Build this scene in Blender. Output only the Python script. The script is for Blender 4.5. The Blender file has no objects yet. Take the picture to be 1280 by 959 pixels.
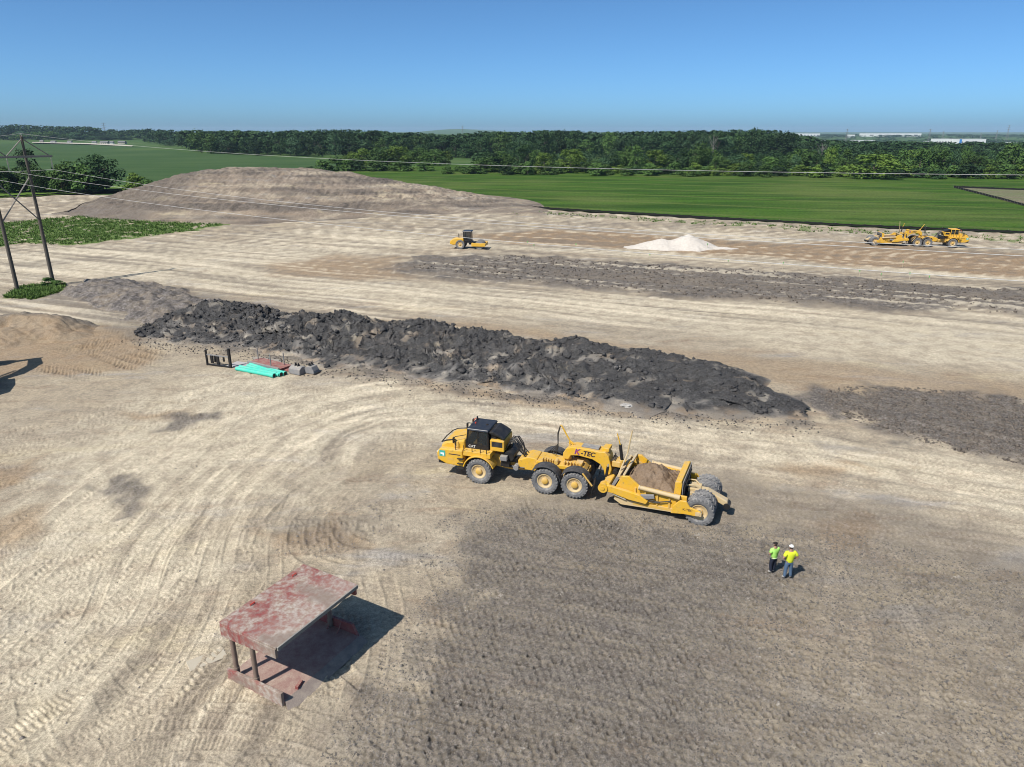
import bpy, bmesh, math, random
import numpy as np
from mathutils import Vector, Matrix

random.seed(7)
RNG = np.random.default_rng(11)
S = bpy.context.scene
C = S.collection
R = math.radians

# ------------------------------------------------------------------ camera
CAM_H = 21.0                                   # drone height above the site, metres
FPX = 887.0                                    # focal length in pixels of the 1280 px wide photograph
PITCH = math.atan((479.5 - 164.0) / FPX)
CP, SP = math.cos(PITCH), math.sin(PITCH)
cd = bpy.data.cameras.new('camera')
cam = bpy.data.objects.new('camera', cd); C.objects.link(cam)
cam.location = (0, 0, CAM_H)
cam.rotation_euler = (R(90) - PITCH, 0, 0)
cd.sensor_width = 36.0
cd.lens = FPX / 1280 * 36.0
cd.clip_start = 0.5
cd.clip_end = 60000
S.camera = cam
S.render.resolution_x, S.render.resolution_y = 1024, 767

# ------------------------------------------------------------------ sky, sun, exposure
SUN_AZ = R(44)                                 # direction the light travels over the ground
SUN_EL = R(51)
w = bpy.data.worlds.new('World'); S.world = w; w.use_nodes = True
nt = w.node_tree
bg = nt.nodes['Background']
sky = nt.nodes.new('ShaderNodeTexSky')
sky.sky_type = 'NISHITA'; sky.sun_disc = False
sky.sun_elevation = SUN_EL
sky.sun_rotation = R(90) - (SUN_AZ + math.pi)
sky.altitude = 0; sky.air_density = 0.42; sky.dust_density = 1.05; sky.ozone_density = 9.0
tint = nt.nodes.new('ShaderNodeMix'); tint.data_type = 'RGBA'; tint.blend_type = 'MULTIPLY'; tint.inputs[0].default_value = 1.0
tint.inputs[7].default_value = (0.84, 1.07, 1.0, 1.0)         # clear summer blue, the same over the whole dome
nt.links.new(sky.outputs[0], tint.inputs[6]); nt.links.new(tint.outputs[2], bg.inputs['Color'])
bg.inputs['Strength'].default_value = 0.134
sl = bpy.data.lights.new('sun', 'SUN'); sl.energy = 4.8; sl.angle = R(0.53); sl.color = (1.0, 0.955, 0.89)
sun = bpy.data.objects.new('sun', sl); C.objects.link(sun)
sdir = Vector((math.cos(SUN_AZ) * math.cos(SUN_EL), math.sin(SUN_AZ) * math.cos(SUN_EL), -math.sin(SUN_EL)))
sun.rotation_euler = sdir.to_track_quat('-Z', 'Y').to_euler()
sun.location = (0, 0, 200)
S.view_settings.view_transform = 'Standard'
S.view_settings.look = 'None'
S.view_settings.exposure = 0.3
S.view_settings.gamma = 1.0
S.view_settings.use_curve_mapping = False
S.render.engine = 'CYCLES'
S.cycles.max_bounces = 6; S.cycles.diffuse_bounces = 3; S.cycles.transparent_max_bounces = 8
S.cycles.volume_bounces = 0
S.cycles.pixel_filter_type = 'BLACKMAN_HARRIS'; S.cycles.filter_width = 1.0

# ------------------------------------------------------------------ photo pixel -> place
def ray(px, py):
    u = (px - 640) / FPX; v = (py - 479.5) / FPX
    return np.array([u, CP - v * SP, -(SP + v * CP)])
def G(px, py, z=0.0):
    r = ray(px, py); t = (z - CAM_H) / r[2]
    return np.array([r[0] * t, r[1] * t, z])
def AT(px, py, Y):
    r = ray(px, py); t = Y / r[1]
    return np.array([r[0] * t, Y, CAM_H + r[2] * t])

# ------------------------------------------------------------------ numpy noise
_perm = np.random.default_rng(3).permutation(4096).astype(np.int64)
_ang = np.random.default_rng(4).random(4096) * 2 * np.pi
_gx, _gy = np.cos(_ang), np.sin(_ang)
def pn(x, y, seed=0):
    xi = np.floor(x).astype(np.int64); yi = np.floor(y).astype(np.int64)
    xf = x - xi; yf = y - yi
    u = xf * xf * xf * (xf * (xf * 6 - 15) + 10); v = yf * yf * yf * (yf * (yf * 6 - 15) + 10)
    def g(ix, iy, dx, dy):
        h = _perm[(_perm[(ix + seed * 131) & 4095] + iy) & 4095]
        return _gx[h] * dx + _gy[h] * dy
    a = g(xi, yi, xf, yf); b = g(xi + 1, yi, xf - 1, yf)
    c = g(xi, yi + 1, xf, yf - 1); d = g(xi + 1, yi + 1, xf - 1, yf - 1)
    return (a + u * (b - a) + v * ((c + u * (d - c)) - (a + u * (b - a)))) * 1.5
def fbm(x, y, oct=4, seed=0, gain=0.5):
    s = 0; a = 1.0; f = 1.0
    for i in range(oct):
        s = s + a * pn(x * f, y * f, seed + i * 7); a *= gain; f *= 2.03
    return s
def sst(a, b, x):
    t = np.clip((x - a) / (b - a), 0, 1); return t * t * (3 - 2 * t)
def poly_sd(X, Y, poly):
    """signed distance, positive inside"""
    p = np.asarray(poly, float)[:, :2]; n = len(p)
    d = np.full(X.shape, 1e9); ins = np.zeros(X.shape, bool)
    for i in range(n):
        ax, ay = p[i]; bx, by = p[(i + 1) % n]
        ex, ey = bx - ax, by - ay; wx, wy = X - ax, Y - ay
        t = np.clip((wx * ex + wy * ey) / (ex * ex + ey * ey + 1e-12), 0, 1)
        d = np.minimum(d, (wx - t * ex) ** 2 + (wy - t * ey) ** 2)
        c = ((ay <= Y) & (by > Y)) | ((by <= Y) & (ay > Y))
        ins ^= c & (X < ax + (Y - ay) / (by - ay + 1e-12) * ex)
    d = np.sqrt(d); return np.where(ins, d, -d)
def catmull(pts, step=0.05):
    p = np.asarray(pts, float)[:, :2]
    p = np.vstack([2 * p[0] - p[1], p, 2 * p[-1] - p[-2]])
    out = []
    for i in range(1, len(p) - 2):
        L = np.linalg.norm(p[i + 1] - p[i]); n = max(2, int(L / step))
        t = np.linspace(0, 1, n, endpoint=False)[:, None]
        a, b, c_, d = p[i - 1], p[i], p[i + 1], p[i + 2]
        out.append(0.5 * ((2 * b) + (-a + c_) * t + (2 * a - 5 * b + 4 * c_ - d) * t * t + (-a + 3 * b - 3 * c_ + d) * t ** 3))
    return np.vstack(out + [p[-2][None]])

# ------------------------------------------------------------------ mesh builder
class MB:
    def __init__(self): self.v = []; self.f = []
    def add(self, vs, fs):
        o = len(self.v); self.v.extend(tuple(map(float, p)) for p in vs); self.f.extend(tuple(i + o for i in q) for q in fs); return self
    def box(self, c, s, rz=0, ry=0, rx=0, top=None):
        """top = (sx, sy) scale of the upper face"""
        M = Matrix.Translation(c) @ Matrix.Rotation(rz, 4, 'Z') @ Matrix.Rotation(ry, 4, 'Y') @ Matrix.Rotation(rx, 4, 'X')
        tx, ty = top or (1, 1); vs = []
        for k in (-1, 1):
            qx, qy = (tx, ty) if k == 1 else (1, 1)
            for (i, j) in ((-1, -1), (1, -1), (1, 1), (-1, 1)):
                vs.append(M @ Vector((i * s[0] / 2 * qx, j * s[1] / 2 * qy, k * s[2] / 2)))
        return self.add(vs, [(3, 2, 1, 0), (4, 5, 6, 7), (0, 1, 5, 4), (1, 2, 6, 5), (2, 3, 7, 6), (3, 0, 4, 7)])
    def prism(self, pts, y0, y1, inset=0.0):
        """profile pts in (x, z), extruded along y"""
        n = len(pts); a = sum(pts[i][0] * pts[(i + 1) % n][1] - pts[(i + 1) % n][0] * pts[i][1] for i in range(n))
        if a < 0: pts = pts[::-1]
        vs = [(p[0], y0, p[1]) for p in pts] + [(p[0], y1, p[1]) for p in pts]
        fs = [tuple(range(n)), tuple(range(2 * n - 1, n - 1, -1))]
        fs += [(i, n + i, n + (i + 1) % n, (i + 1) % n) for i in range(n)]
        return self.add(vs, fs)
    def cyl(self, p0, p1, r0, r1=None, n=12, cap=True):
        p0, p1 = Vector(p0), Vector(p1); r1 = r0 if r1 is None else r1
        q = (p1 - p0).to_track_quat('Z', 'Y'); vs = []
        for p, r in ((p0, r0), (p1, r1)):
            for i in range(n):
                a = 2 * math.pi * i / n; vs.append(p + q @ Vector((r * math.cos(a), r * math.sin(a), 0)))
        fs = [(i, (i + 1) % n, n + (i + 1) % n, n + i) for i in range(n)]
        if cap: fs += [tuple(range(n - 1, -1, -1)), tuple(range(n, 2 * n))]
        return self.add(vs, fs)
    def tube(self, pts, r, n=6, cap=True):
        pts = [Vector(p) for p in pts]; m = len(pts); vs = []
        rr = r if isinstance(r, (list, tuple)) else [r] * m
        up = Vector((0, 0, 1))
        for k, p in enumerate(pts):
            t = (pts[min(k + 1, m - 1)] - pts[max(k - 1, 0)]).normalized()
            u = up if abs(t.z) < 0.9 else Vector((1, 0, 0))
            a = t.cross(u).normalized(); b = t.cross(a)
            for i in range(n):
                q = 2 * math.pi * i / n; vs.append(p + (a * math.cos(q) + b * math.sin(q)) * rr[k])
        fs = [(k * n + i, k * n + n + i, k * n + n + (i + 1) % n, k * n + (i + 1) % n) for k in range(m - 1) for i in range(n)]
        if cap: fs += [tuple(range(n)), tuple(range(m * n - 1, m * n - n - 1, -1))]
        return self.add(vs, fs)
    def lathe(self, prof, c=(0, 0, 0), n=28, closed=True):
        """profile of (radius, y offset) turned round the y axis through c"""
        m = len(prof); vs = []
        for i in range(n):
            a = 2 * math.pi * i / n
            for r, o in prof: vs.append((c[0] + r * math.cos(a), c[1] + o, c[2] + r * math.sin(a)))
        fs = []
        for i in range(n):
            j = (i + 1) % n
            for k in range(m if closed else m - 1):
                l = (k + 1) % m; fs.append((i * m + k, i * m + l, j * m + l, j * m + k))
        return self.add(vs, fs)
    def arcplate(self, cx, cz, r, t, a0, a1, y0, y1, n=12):
        pts = [(cx + (r + t) * math.cos(a0 + (a1 - a0) * i / n), cz + (r + t) * math.sin(a0 + (a1 - a0) * i / n)) for i in range(n + 1)]
        inn = [(cx + r * math.cos(a0 + (a1 - a0) * i / n), cz + r * math.sin(a0 + (a1 - a0) * i / n)) for i in range(n + 1)]
        vs = []
        for y in (y0, y1): vs += [(p[0], y, p[1]) for p in pts] + [(p[0], y, p[1]) for p in inn]
        m = n + 1; q = 2 * m; fs = []
        for i in range(n):
            fs += [(i, i + 1, m + i + 1, m + i), (q + i + 1, q + i, q + m + i, q + m + i + 1),
                   (i + 1, i, q + i, q + i + 1), (m + i, m + i + 1, q + m + i + 1, q + m + i)]
        fs += [(0, m, q + m, q), (n, q + n, q + m + n, m + n)]
        return self.add(vs, fs)
    def mesh(self, name):
        me = bpy.data.meshes.new(name); me.from_pydata(self.v, [], self.f); me.update(); 
        b = bmesh.new(); b.from_mesh(me); bmesh.ops.recalc_face_normals(b, faces=b.faces); b.to_mesh(me); b.free()
        return me
    def build(self, name, mat, parent=None, bevel=0, smooth=None, M=None, loc=None):
        if M is not None: self.v = [tuple(M @ Vector(p)) for p in self.v]
        me = self.mesh(name)
        if smooth is not None:
            me.polygons.foreach_set('use_smooth', [True] * len(me.polygons)); me.set_sharp_from_angle(angle=R(smooth))
        return put(name, me, mat, parent, bevel, loc)
def put(name, me, mat, parent=None, bevel=0, loc=None):
    if mat is not None and not me.materials: me.materials.append(mat)
    o = bpy.data.objects.new(name, me); C.objects.link(o)
    if parent is not None: o.parent = parent
    if loc is not None: o.location = loc
    if bevel:
        b = o.modifiers.new('bevel', 'BEVEL'); b.width = bevel; b.segments = 2; b.limit_method = 'ANGLE'; b.angle_limit = R(35)
    return o
def tag(o, label=None, cat=None, group=None, kind=None):
    if label: o['label'] = label
    if cat: o['category'] = cat
    if group: o['group'] = group
    if kind: o['kind'] = kind
    return o
def empty(name, loc, rz=0.0):
    o = bpy.data.objects.new(name, None); C.objects.link(o); o.location = loc; o.rotation_euler = (0, 0, rz); o.empty_display_size = 0.3
    return o
def copy_tree(o, parent=None):
    c = o.copy(); C.objects.link(c); c.parent = parent
    for ch in list(o.children): copy_tree(ch, c)
    return c
def np_mesh(name, verts, faces, attrs=None, smooth=True):
    """verts (n,3), faces (m,3|4)"""
    me = bpy.data.meshes.new(name); n, m = len(verts), len(faces); k = faces.shape[1]
    me.vertices.add(n); me.vertices.foreach_set('co', np.ascontiguousarray(verts, np.float32).ravel())
    me.loops.add(m * k); me.loops.foreach_set('vertex_index', np.ascontiguousarray(faces, np.int32).ravel())
    me.polygons.add(m); me.polygons.foreach_set('loop_start', np.arange(0, m * k, k, dtype=np.int32))
    me.polygons.foreach_set('loop_total', np.full(m, k, np.int32))
    if smooth: me.polygons.foreach_set('use_smooth', np.ones(m, bool))
    me.update(calc_edges=True)
    for nm, a in (attrs or {}).items():
        at = me.attributes.new(nm, 'FLOAT_COLOR', 'POINT')
        full = np.ones((n, 4), np.float32); full[:, :a.shape[1]] = a
        at.data.foreach_set('color', full.ravel())
    return me
def grid_faces(nr, nc):
    i = np.arange(nr * nc).reshape(nr, nc)
    return np.stack([i[:-1, :-1], i[:-1, 1:], i[1:, 1:], i[1:, :-1]], -1).reshape(-1, 4)

# ------------------------------------------------------------------ materials
class NT:
    def __init__(self, name):
        self.m = bpy.data.materials.new(name); self.m.use_nodes = True; self.t = self.m.node_tree
        self.b = self.t.nodes['Principled BSDF']
    def n(self, typ, **kw):
        o = self.t.nodes.new('ShaderNode' + typ)
        for k, v in kw.items():
            if k in o.inputs.keys(): o.inputs[k].default_value = v
            else: setattr(o, k, v)
        return o
    def l(self, a, b): self.t.links.new(a, b)
    def val(self, s, sock):
        if isinstance(s, (int, float)): sock.default_value = s
        elif isinstance(s, (tuple, list)): sock.default_value = (*s, 1.0) if len(s) == 3 else s
        else: self.l(s, sock)
    def mix(self, f, a, b, mode='MIX'):
        o = self.t.nodes.new('ShaderNodeMix'); o.data_type = 'RGBA'; o.blend_type = mode
        self.val(f, o.inputs[0]); self.val(a, o.inputs[6]); self.val(b, o.inputs[7]); return o.outputs[2]
    def math(self, op, a, b=0.0, c=None):
        o = self.t.nodes.new('ShaderNodeMath'); o.operation = op
        self.val(a, o.inputs[0]); self.val(b, o.inputs[1])
        if c is not None: self.val(c, o.inputs[2])
        return o.outputs[0]
    def ramp(self, f, lo, hi, a=0.0, b=1.0):
        o = self.t.nodes.new('ShaderNodeMapRange'); o.interpolation_type = 'SMOOTHSTEP'
        self.val(f, o.inputs[0]); o.inputs[1].default_value = lo; o.inputs[2].default_value = hi; o.inputs[3].default_value = a; o.inputs[4].default_value = b
        return o.outputs[0]
    def noise(self, scale, detail=3, vec=None, rough=0.55, dist=0.0):
        o = self.n('TexNoise'); o.inputs['Scale'].default_value = scale; o.inputs['Detail'].default_value = detail
        o.inputs['Roughness'].default_value = rough; o.inputs['Distortion'].default_value = dist
        if vec is not None: self.l(vec, o.inputs['Vector'])
        return o.outputs['Fac']
    def obj(self): return self.n('TexCoord').outputs['Object']
    def pos(self): return self.n('NewGeometry').outputs['Position']
    def mapped(self, vec, sc=(1, 1, 1), rot=(0, 0, 0)):
        o = self.n('Mapping'); o.inputs['Scale'].default_value = sc; o.inputs['Rotation'].default_value = rot; self.l(vec, o.inputs['Vector']); return o.outputs[0]
    def bump(self, h, strength=0.5, dist=0.05):
        o = self.n('Bump'); o.inputs['Strength'].default_value = strength; o.inputs['Distance'].default_value = dist
        self.l(h, o.inputs['Height']); self.l(o.outputs[0], self.b.inputs['Normal'])
    def fin(self, col, rough=0.9, metal=0.0, spec=0.3):
        self.val(col, self.b.inputs['Base Color']); self.val(rough, self.b.inputs['Roughness']); self.val(metal, self.b.inputs['Metallic'])
        self.b.inputs['Specular IOR Level'].default_value = spec; return self.m
MATS = {}
def mat_paint(name, col, rough=0.42, dust=0.35, dustcol=(0.42, 0.36, 0.27), metal=0.0, scale=3.0, worn=None):
    t = NT(name); p = t.obj()
    n1 = t.noise(scale, 5, p); n2 = t.noise(scale * 7, 4, p)
    nz = t.n('SeparateXYZ'); t.l(t.n('NewGeometry').outputs['Normal'], nz.inputs[0])
    up = t.ramp(nz.outputs[2], -0.2, 1.0, 0.35, 1.0)
    f = t.math('MULTIPLY', t.math('MULTIPLY', t.ramp(t.math('ADD', t.math('MULTIPLY', n1, 0.6), t.math('MULTIPLY', n2, 0.4)), 0.3, 0.75), up), dust * 1.6)
    c = t.mix(t.math('MULTIPLY', n2, 0.25), col, tuple(x * 0.6 for x in col))
    if worn: c = t.mix(t.ramp(t.noise(scale * 2.2, 5, p, 0.65), 0.56, 0.72, 0, .8), c, worn)
    c = t.mix(f, c, dustcol)
    t.bump(n2, 0.08, 0.01)
    MATS[name] = t.fin(c, t.math('ADD', t.math('MULTIPLY', f, 0.4), rough), metal); return MATS[name]
YEL = mat_paint('yellow_paint', (0.68, 0.375, 0.016), 0.42, 0.36, worn=(0.30, 0.19, 0.05))
YELD = mat_paint('dusty_yellow_paint', (0.62, 0.36, 0.05), 0.55, 0.55)
TAN = mat_paint('dusty_tan_steel', (0.55, 0.40, 0.20), 0.6, 0.6)
BLK = mat_paint('black_paint', (0.012, 0.012, 0.014), 0.4, 0.06)
NAVY = mat_paint('dark_cab_roof', (0.016, 0.020, 0.030), 0.35, 0.05)
RUB = mat_paint('rubber', (0.10, 0.10, 0.105), 0.85, 0.75, (0.33, 0.31, 0.285))
RUBD = mat_paint('dark_rubber', (0.03, 0.03, 0.033), 0.7, 0.25, (0.2, 0.19, 0.18))
STL = mat_paint('bare_steel', (0.35, 0.33, 0.30), 0.4, 0.3, metal=0.7)
CHR = mat_paint('bright_rod', (0.75, 0.68, 0.55), 0.25, 0.2, metal=0.6)
GREY = mat_paint('grey_steel', (0.18, 0.18, 0.19), 0.6, 0.5)
HOSE = mat_paint('black_hose', (0.015, 0.015, 0.017), 0.5, 0.1)
ORG = mat_paint('red_lamp', (0.55, 0.05, 0.03), 0.3, 0.05)
WHT = mat_paint('white_paint', (0.78, 0.77, 0.74), 0.5, 0.1)
TEALB = mat_paint('teal_badge', (0.05, 0.35, 0.30), 0.5, 0.1)
INK = mat_paint('dark_lettering', (0.02, 0.012, 0.03), 0.5, 0.05)
PURP = mat_paint('purple_lettering', (0.16, 0.035, 0.22), 0.5, 0.05)
WOOD = mat_paint('weathered_wood', (0.10, 0.085, 0.07), 0.9, 0.25, (0.2, 0.17, 0.14), scale=1.5)
WOODL = mat_paint('grey_timber', (0.22, 0.20, 0.18), 0.85, 0.3)
gl = NT('cab_glass'); gl.fin((0.02, 0.025, 0.028), 0.06, 0, 0.5); gl.b.inputs['Alpha'].default_value = 0.72; GLASS = gl.m
# ------------------------------------------------------------------ the site ground
def PX(pts, z=0.0): return np.array([G(x, y, z)[:2] for x, y in pts])

# wheel and crawler tracks are pressed into a fine height raster, then carried by the ground mesh
RX0, RY0, RRES, RW, RH = -62.0, 12.0, 0.05, 2360, 1460
TRH = np.zeros((RH, RW), np.float32)            # height
TRC = np.zeros((RH, RW), np.float32)            # tone: + paler compacted, - darker churned and shade painted into prints
def swath(path, off, width, depth, kind='tyre', tone=0.0, pitch=0.32, seed=0, fade=True):
    d = np.gradient(path, axis=0); L = np.linalg.norm(d, axis=1) + 1e-9
    s = np.concatenate([[0], np.cumsum(np.linalg.norm(np.diff(path, axis=0), axis=1))])
    n = np.stack([-d[:, 1] / L, d[:, 0] / L], 1)
    lat = np.arange(-width / 2 - 0.15, width / 2 + 0.15, 0.035)
    P_ = path[:, None, :] + n[:, None, :] * (lat[None, :, None] + off)
    ix = ((P_[..., 0] - RX0) / RRES).astype(int); iy = ((P_[..., 1] - RY0) / RRES).astype(int)
    ok = (ix >= 0) & (ix < RW) & (iy >= 0) & (iy < RH)
    S_ = np.broadcast_to(s[:, None], ok.shape); La = np.broadcast_to(lat[None], ok.shape); S_ = S_ + .09 * pn(S_ / 1.3, La / 1.1, 7); q = np.abs(La) / (width / 2)
    strength = np.clip(0.66 + 0.7 * fbm(S_ / 4.0 + seed * 3.1, La * 0.4 + off, 2, seed + 5), 0.0, 1.25)
    if fade:
        e = np.minimum(S_, s[-1] - S_); strength = strength * sst(0, 2.5, e)
    ins = sst(1.08, 0.92, q)
    if kind == 'tyre':
        lug = sst(-0.15, 0.5, np.sin(2 * np.pi * (S_ + 0.42 * np.abs(La)) / pitch + np.where(La > 0, 0, np.pi))) * (q > 0.12)
        z = -depth * 0.35 * ins - depth * lug * ins + depth * 0.55 * np.exp(-((q - 1.15) / 0.13) ** 2)
        c = tone * ins * (0.7 - 0.5 * lug) - 0.22 * lug * ins  # lug prints darkened in tone to strengthen their relief shading
    elif kind == 'crawler':
        lug = sst(0.0, 0.6, np.sin(2 * np.pi * S_ / pitch))
        z = -depth * 0.5 * ins - depth * lug * ins + depth * 0.5 * np.exp(-((q - 1.12) / 0.1) ** 2)
        c = tone * ins * (0.8 - 0.4 * lug)
    elif kind == 'pad':
        jv = La / (pitch * .82); j = np.floor(jv); v = jv - j; iu = S_ / pitch + .5 * (j % 2) + .12 * np.sin(j * 12.9 + seed); i = np.floor(iu); u = iu - i
        hsh = np.abs(np.sin(i * 127.1 + j * 311.7 + seed * 7.3) * 43758.5453) % 1.0; h2 = np.abs(np.sin(i * 269.5 + j * 183.3 + seed) * 24634.63) % 1.0
        o_ = .16 * (h2 - .5); lug = sst(.12, .34, u + o_) * sst(.88, .66, u + o_) * sst(.1, .3, v) * sst(.9, .7, v) * np.clip(hsh * 1.9 - .25, 0, 1.15)
        z = -depth * lug * ins + depth * .35 * ins * (1 - sst(0, .3, lug)) * sst(.5, 1.0, np.abs(2 * u - 1)) * h2; c = -1.5 * tone * lug * ins  # tone darkens each pad pit, painted on top of its own shade
    else:                                       # plain rut
        z = -depth * ins * (1 - 0.4 * q) + depth * 0.7 * np.exp(-((q - 1.12) / 0.18) ** 2); c = tone * ins
    z = z * strength * (1.0 if kind == 'pad' else 1.2); c = c * np.clip(strength, 0, 1)
    a = sst(1.45, 1.05, q) * np.clip(strength * 1.4, 0, 1)
    ix, iy, z, c, a = ix[ok], iy[ok], z[ok], c[ok], a[ok]
    TRH[iy, ix] = TRH[iy, ix] * (1 - a * 0.85) + z
    TRC[iy, ix] = TRC[iy, ix] * (1 - a * 0.7) + c
def vehicle_track(px, gauge=2.4, width=0.72, depth=0.045, kind='tyre', tone=0.25, offs=(0,), pitch=0.32, seed=0):
    base = catmull(PX(px), 0.045)
    for k, o in enumerate(offs):
        sh = base
        if o or True:
            d = np.gradient(base, axis=0); n = np.stack([-d[:, 1], d[:, 0]], 1) / (np.linalg.norm(d, axis=1)[:, None] + 1e-9)
            s = np.linspace(0, len(base) * 0.045, len(base))
            sh = base + n * (o + 0.5 * pn(s / 9 + k * 3.3, s * 0 + seed + k, 3))[:, None]
        if gauge:
            for g in (-gauge / 2, gauge / 2): swath(sh, g, width, depth, kind, tone, pitch, seed + k)
        else: swath(sh, 0, width, depth, kind, tone, pitch, seed + k)
# criss-cross marks of earlier passes over the bare clay
_rt = random.Random(17)
for i in range(46):
    p = G(_rt.uniform(-120, 600), _rt.uniform(500, 1000))[:2]; a = math.atan2(p[1] - 33, p[0] + 3) + (math.pi / 2 if _rt.random() < .75 else _rt.uniform(0, 3)) + _rt.uniform(-.5, .5); cv = _rt.uniform(-.05, .05); pts = [p]
    for k in range(int(_rt.uniform(8, 22))): a += cv; p = p + 1.2 * np.array([math.cos(a), math.sin(a)]); pts.append(p)
    c_ = catmull(pts, .045); kd = _rt.choice(['tyre', 'tyre', 'tyre', 'crawler'])
    for g_ in (-1.2, 1.2): swath(c_, g_, .72 if kd == 'tyre' else .6, _rt.uniform(.035, .06), kd, _rt.uniform(-.1, .3), .34 if kd == 'tyre' else .22, 100 + i)
# main haul lane behind the scraper, curling round to the lower left
haul = [(1330, 606), (1150, 572), (1000, 547), (860, 530), (720, 512), (580, 500), (460, 502), (360, 526), (270, 575), (180, 650), (80, 750), (-40, 870)]
vehicle_track(haul, 2.4, 0.75, 0.05, 'rut', 0.5, (-5.2, 2.9, 5.5), seed=1)
vehicle_track(haul, 2.4, 0.72, 0.05, 'tyre', 0.45, (-3.6, -1.2, 0.8, 2.2, 4.3), seed=2)
vehicle_track([(640, 545), (540, 545), (460, 562), (390, 600), (345, 650), (330, 700), (290, 760), (220, 840), (120, 960)], 2.4, 0.72, 0.05, 'tyre', 0.3, (-4.5, -2.0, 0.3, 2.4), seed=9)
vehicle_track([(600, 575), (500, 580), (420, 610), (375, 650), (370, 690), (420, 715), (520, 720)], 2.4, 0.8, 0.07, 'rut', -0.1, (-0.6, 1.4), seed=14)
vehicle_track([(-60, 560), (60, 545), (180, 520), (300, 490), (420, 478), (560, 488)], 2.4, 0.72, 0.045, 'tyre', 0.25, (-3.5, -1.0, 1.2, 3.2), seed=20)
vehicle_track([(-60, 690), (40, 660), (140, 600), (220, 540), (270, 490), (300, 470)], 2.3, 0.6, 0.045, 'crawler', 0.2, (-3, 0.5, 3), 0.22, seed=26)
vehicle_track([(-80, 820), (60, 760), (180, 720), (290, 690), (420, 690), (560, 705)], 2.4, 0.72, 0.045, 'tyre', 0.2, (-4, -1.5, 1.0, 3.5), seed=31)
vehicle_track([(-60, 1010), (60, 920), (160, 850), (220, 760), (240, 680), (290, 610)], 2.3, 0.6, 0.045, 'crawler', 0.2, (-3.2, 0, 2.6), 0.22, seed=37)
vehicle_track([(40, 1060), (140, 960), (240, 935), (350, 950), (460, 1000)], 2.2, 0.65, 0.05, 'crawler', 0.15, (0, 1.3), 0.2, seed=41)
vehicle_track([(330, 1050), (420, 930), (470, 860), (480, 780), (460, 700)], 2.4, 0.72, 0.045, 'tyre', 0.2, (-1.6, 1.4), seed=44)
# dark clodded fill in the foreground: rows of pad marks left by the compactor
for i, (x0, y0, x1, y1) in enumerate([(560, 668, 1380, 800), (548, 700, 1400, 850), (530, 735, 1420, 905), (510, 775, 1420, 965),
                                      (490, 820, 1420, 1035), (470, 868, 1300, 1075), (450, 915, 1100, 1075), (600, 640, 1380, 755)]):
    vehicle_track([(x0, y0), ((x0 + x1) / 2, (y0 + y1) / 2 - 4), (x1, y1)], 0, 2.1, 0.13, 'pad', 0.5, (-0.9, 0.95), 0.36, seed=50 + i)
for i, (x0, y0, x1, y1) in enumerate([(900, 650, 1400, 730), (930, 625, 1400, 690), (840, 566, 1400, 650)]):
    vehicle_track([(x0, y0), ((x0 + x1) / 2, (y0 + y1) / 2 - 3), (x1, y1)], 2.4, 0.75, 0.05, 'tyre', 0.55, (0, 2.2), seed=64 + i)
vehicle_track([(1120, 905), (1105, 800), (1085, 730), (1070, 670), (1100, 610)], 2.4, 0.75, 0.05, 'tyre', 0.55, (0,), seed=70)
vehicle_track([(1010, 905), (1025, 800), (1040, 720), (1050, 640)], 0, 0.75, 0.05, 'tyre', 0.4, (0,), seed=71)
# crawler marks fanning from the dug bank at the left
for i, pts in enumerate([[(70, 432), (120, 440), (190, 462)], [(95, 424), (150, 432), (215, 450)], [(45, 455), (85, 462), (130, 474)], [(110, 415), (160, 418), (200, 430)]]):
    vehicle_track(pts, 0, 0.95, 0.1, 'crawler', -0.35, (-0.7, 0.7), 0.32, seed=75 + i)

# long sweeping drag bands follow the haul loop: distance to it and way along it, on a coarse raster
_hp = catmull(PX([(1560, 650), (1330, 606), (1150, 572), (1000, 547), (860, 530), (720, 512), (580, 500), (480, 504), (400, 528), (330, 580), (290, 650), (250, 740), (170, 850), (60, 960), (-60, 1060)]), 0.5)
_hs = np.concatenate([[0], np.cumsum(np.linalg.norm(np.diff(_hp, axis=0), axis=1))]); _hn = np.gradient(_hp, axis=0); _hn = np.stack([-_hn[:, 1], _hn[:, 0]], 1) / (np.linalg.norm(_hn, axis=1)[:, None] + 1e-9)
FRES = 0.4; _fx = np.arange(RX0, RX0 + RW * RRES, FRES); _fy = np.arange(RY0, RY0 + RH * RRES, FRES); _FX, _FY = np.meshgrid(_fx, _fy); FD = np.full(_FX.shape, 1e9); FI = np.zeros(_FX.shape, int)
for _k in range(len(_hp)):
    _d = (_FX - _hp[_k, 0]) ** 2 + (_FY - _hp[_k, 1]) ** 2; _m = _d < FD; FD[_m] = _d[_m]; FI[_m] = _k
FPHI = np.sqrt(FD) * np.sign((_FX - _hp[FI, 0]) * _hn[FI, 0] + (_FY - _hp[FI, 1]) * _hn[FI, 1]); FS = _hs[FI]
def flow(X, Y):
    fx = np.clip((X - RX0) / FRES, 0, FPHI.shape[1] - 2); fy = np.clip((Y - RY0) / FRES, 0, FPHI.shape[0] - 2); ix = fx.astype(int); iy = fy.astype(int); tx = fx - ix; ty = fy - iy
    b = lambda A: (A[iy, ix] * (1 - tx) + A[iy, ix + 1] * tx) * (1 - ty) + (A[iy + 1, ix] * (1 - tx) + A[iy + 1, ix + 1] * tx) * ty
    return b(FPHI), b(FS), sst(0, 4, np.minimum(np.minimum(X - RX0, RX0 + RW * RRES - X), np.minimum(Y - RY0 + 3, RY0 + RH * RRES - Y)))
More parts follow.
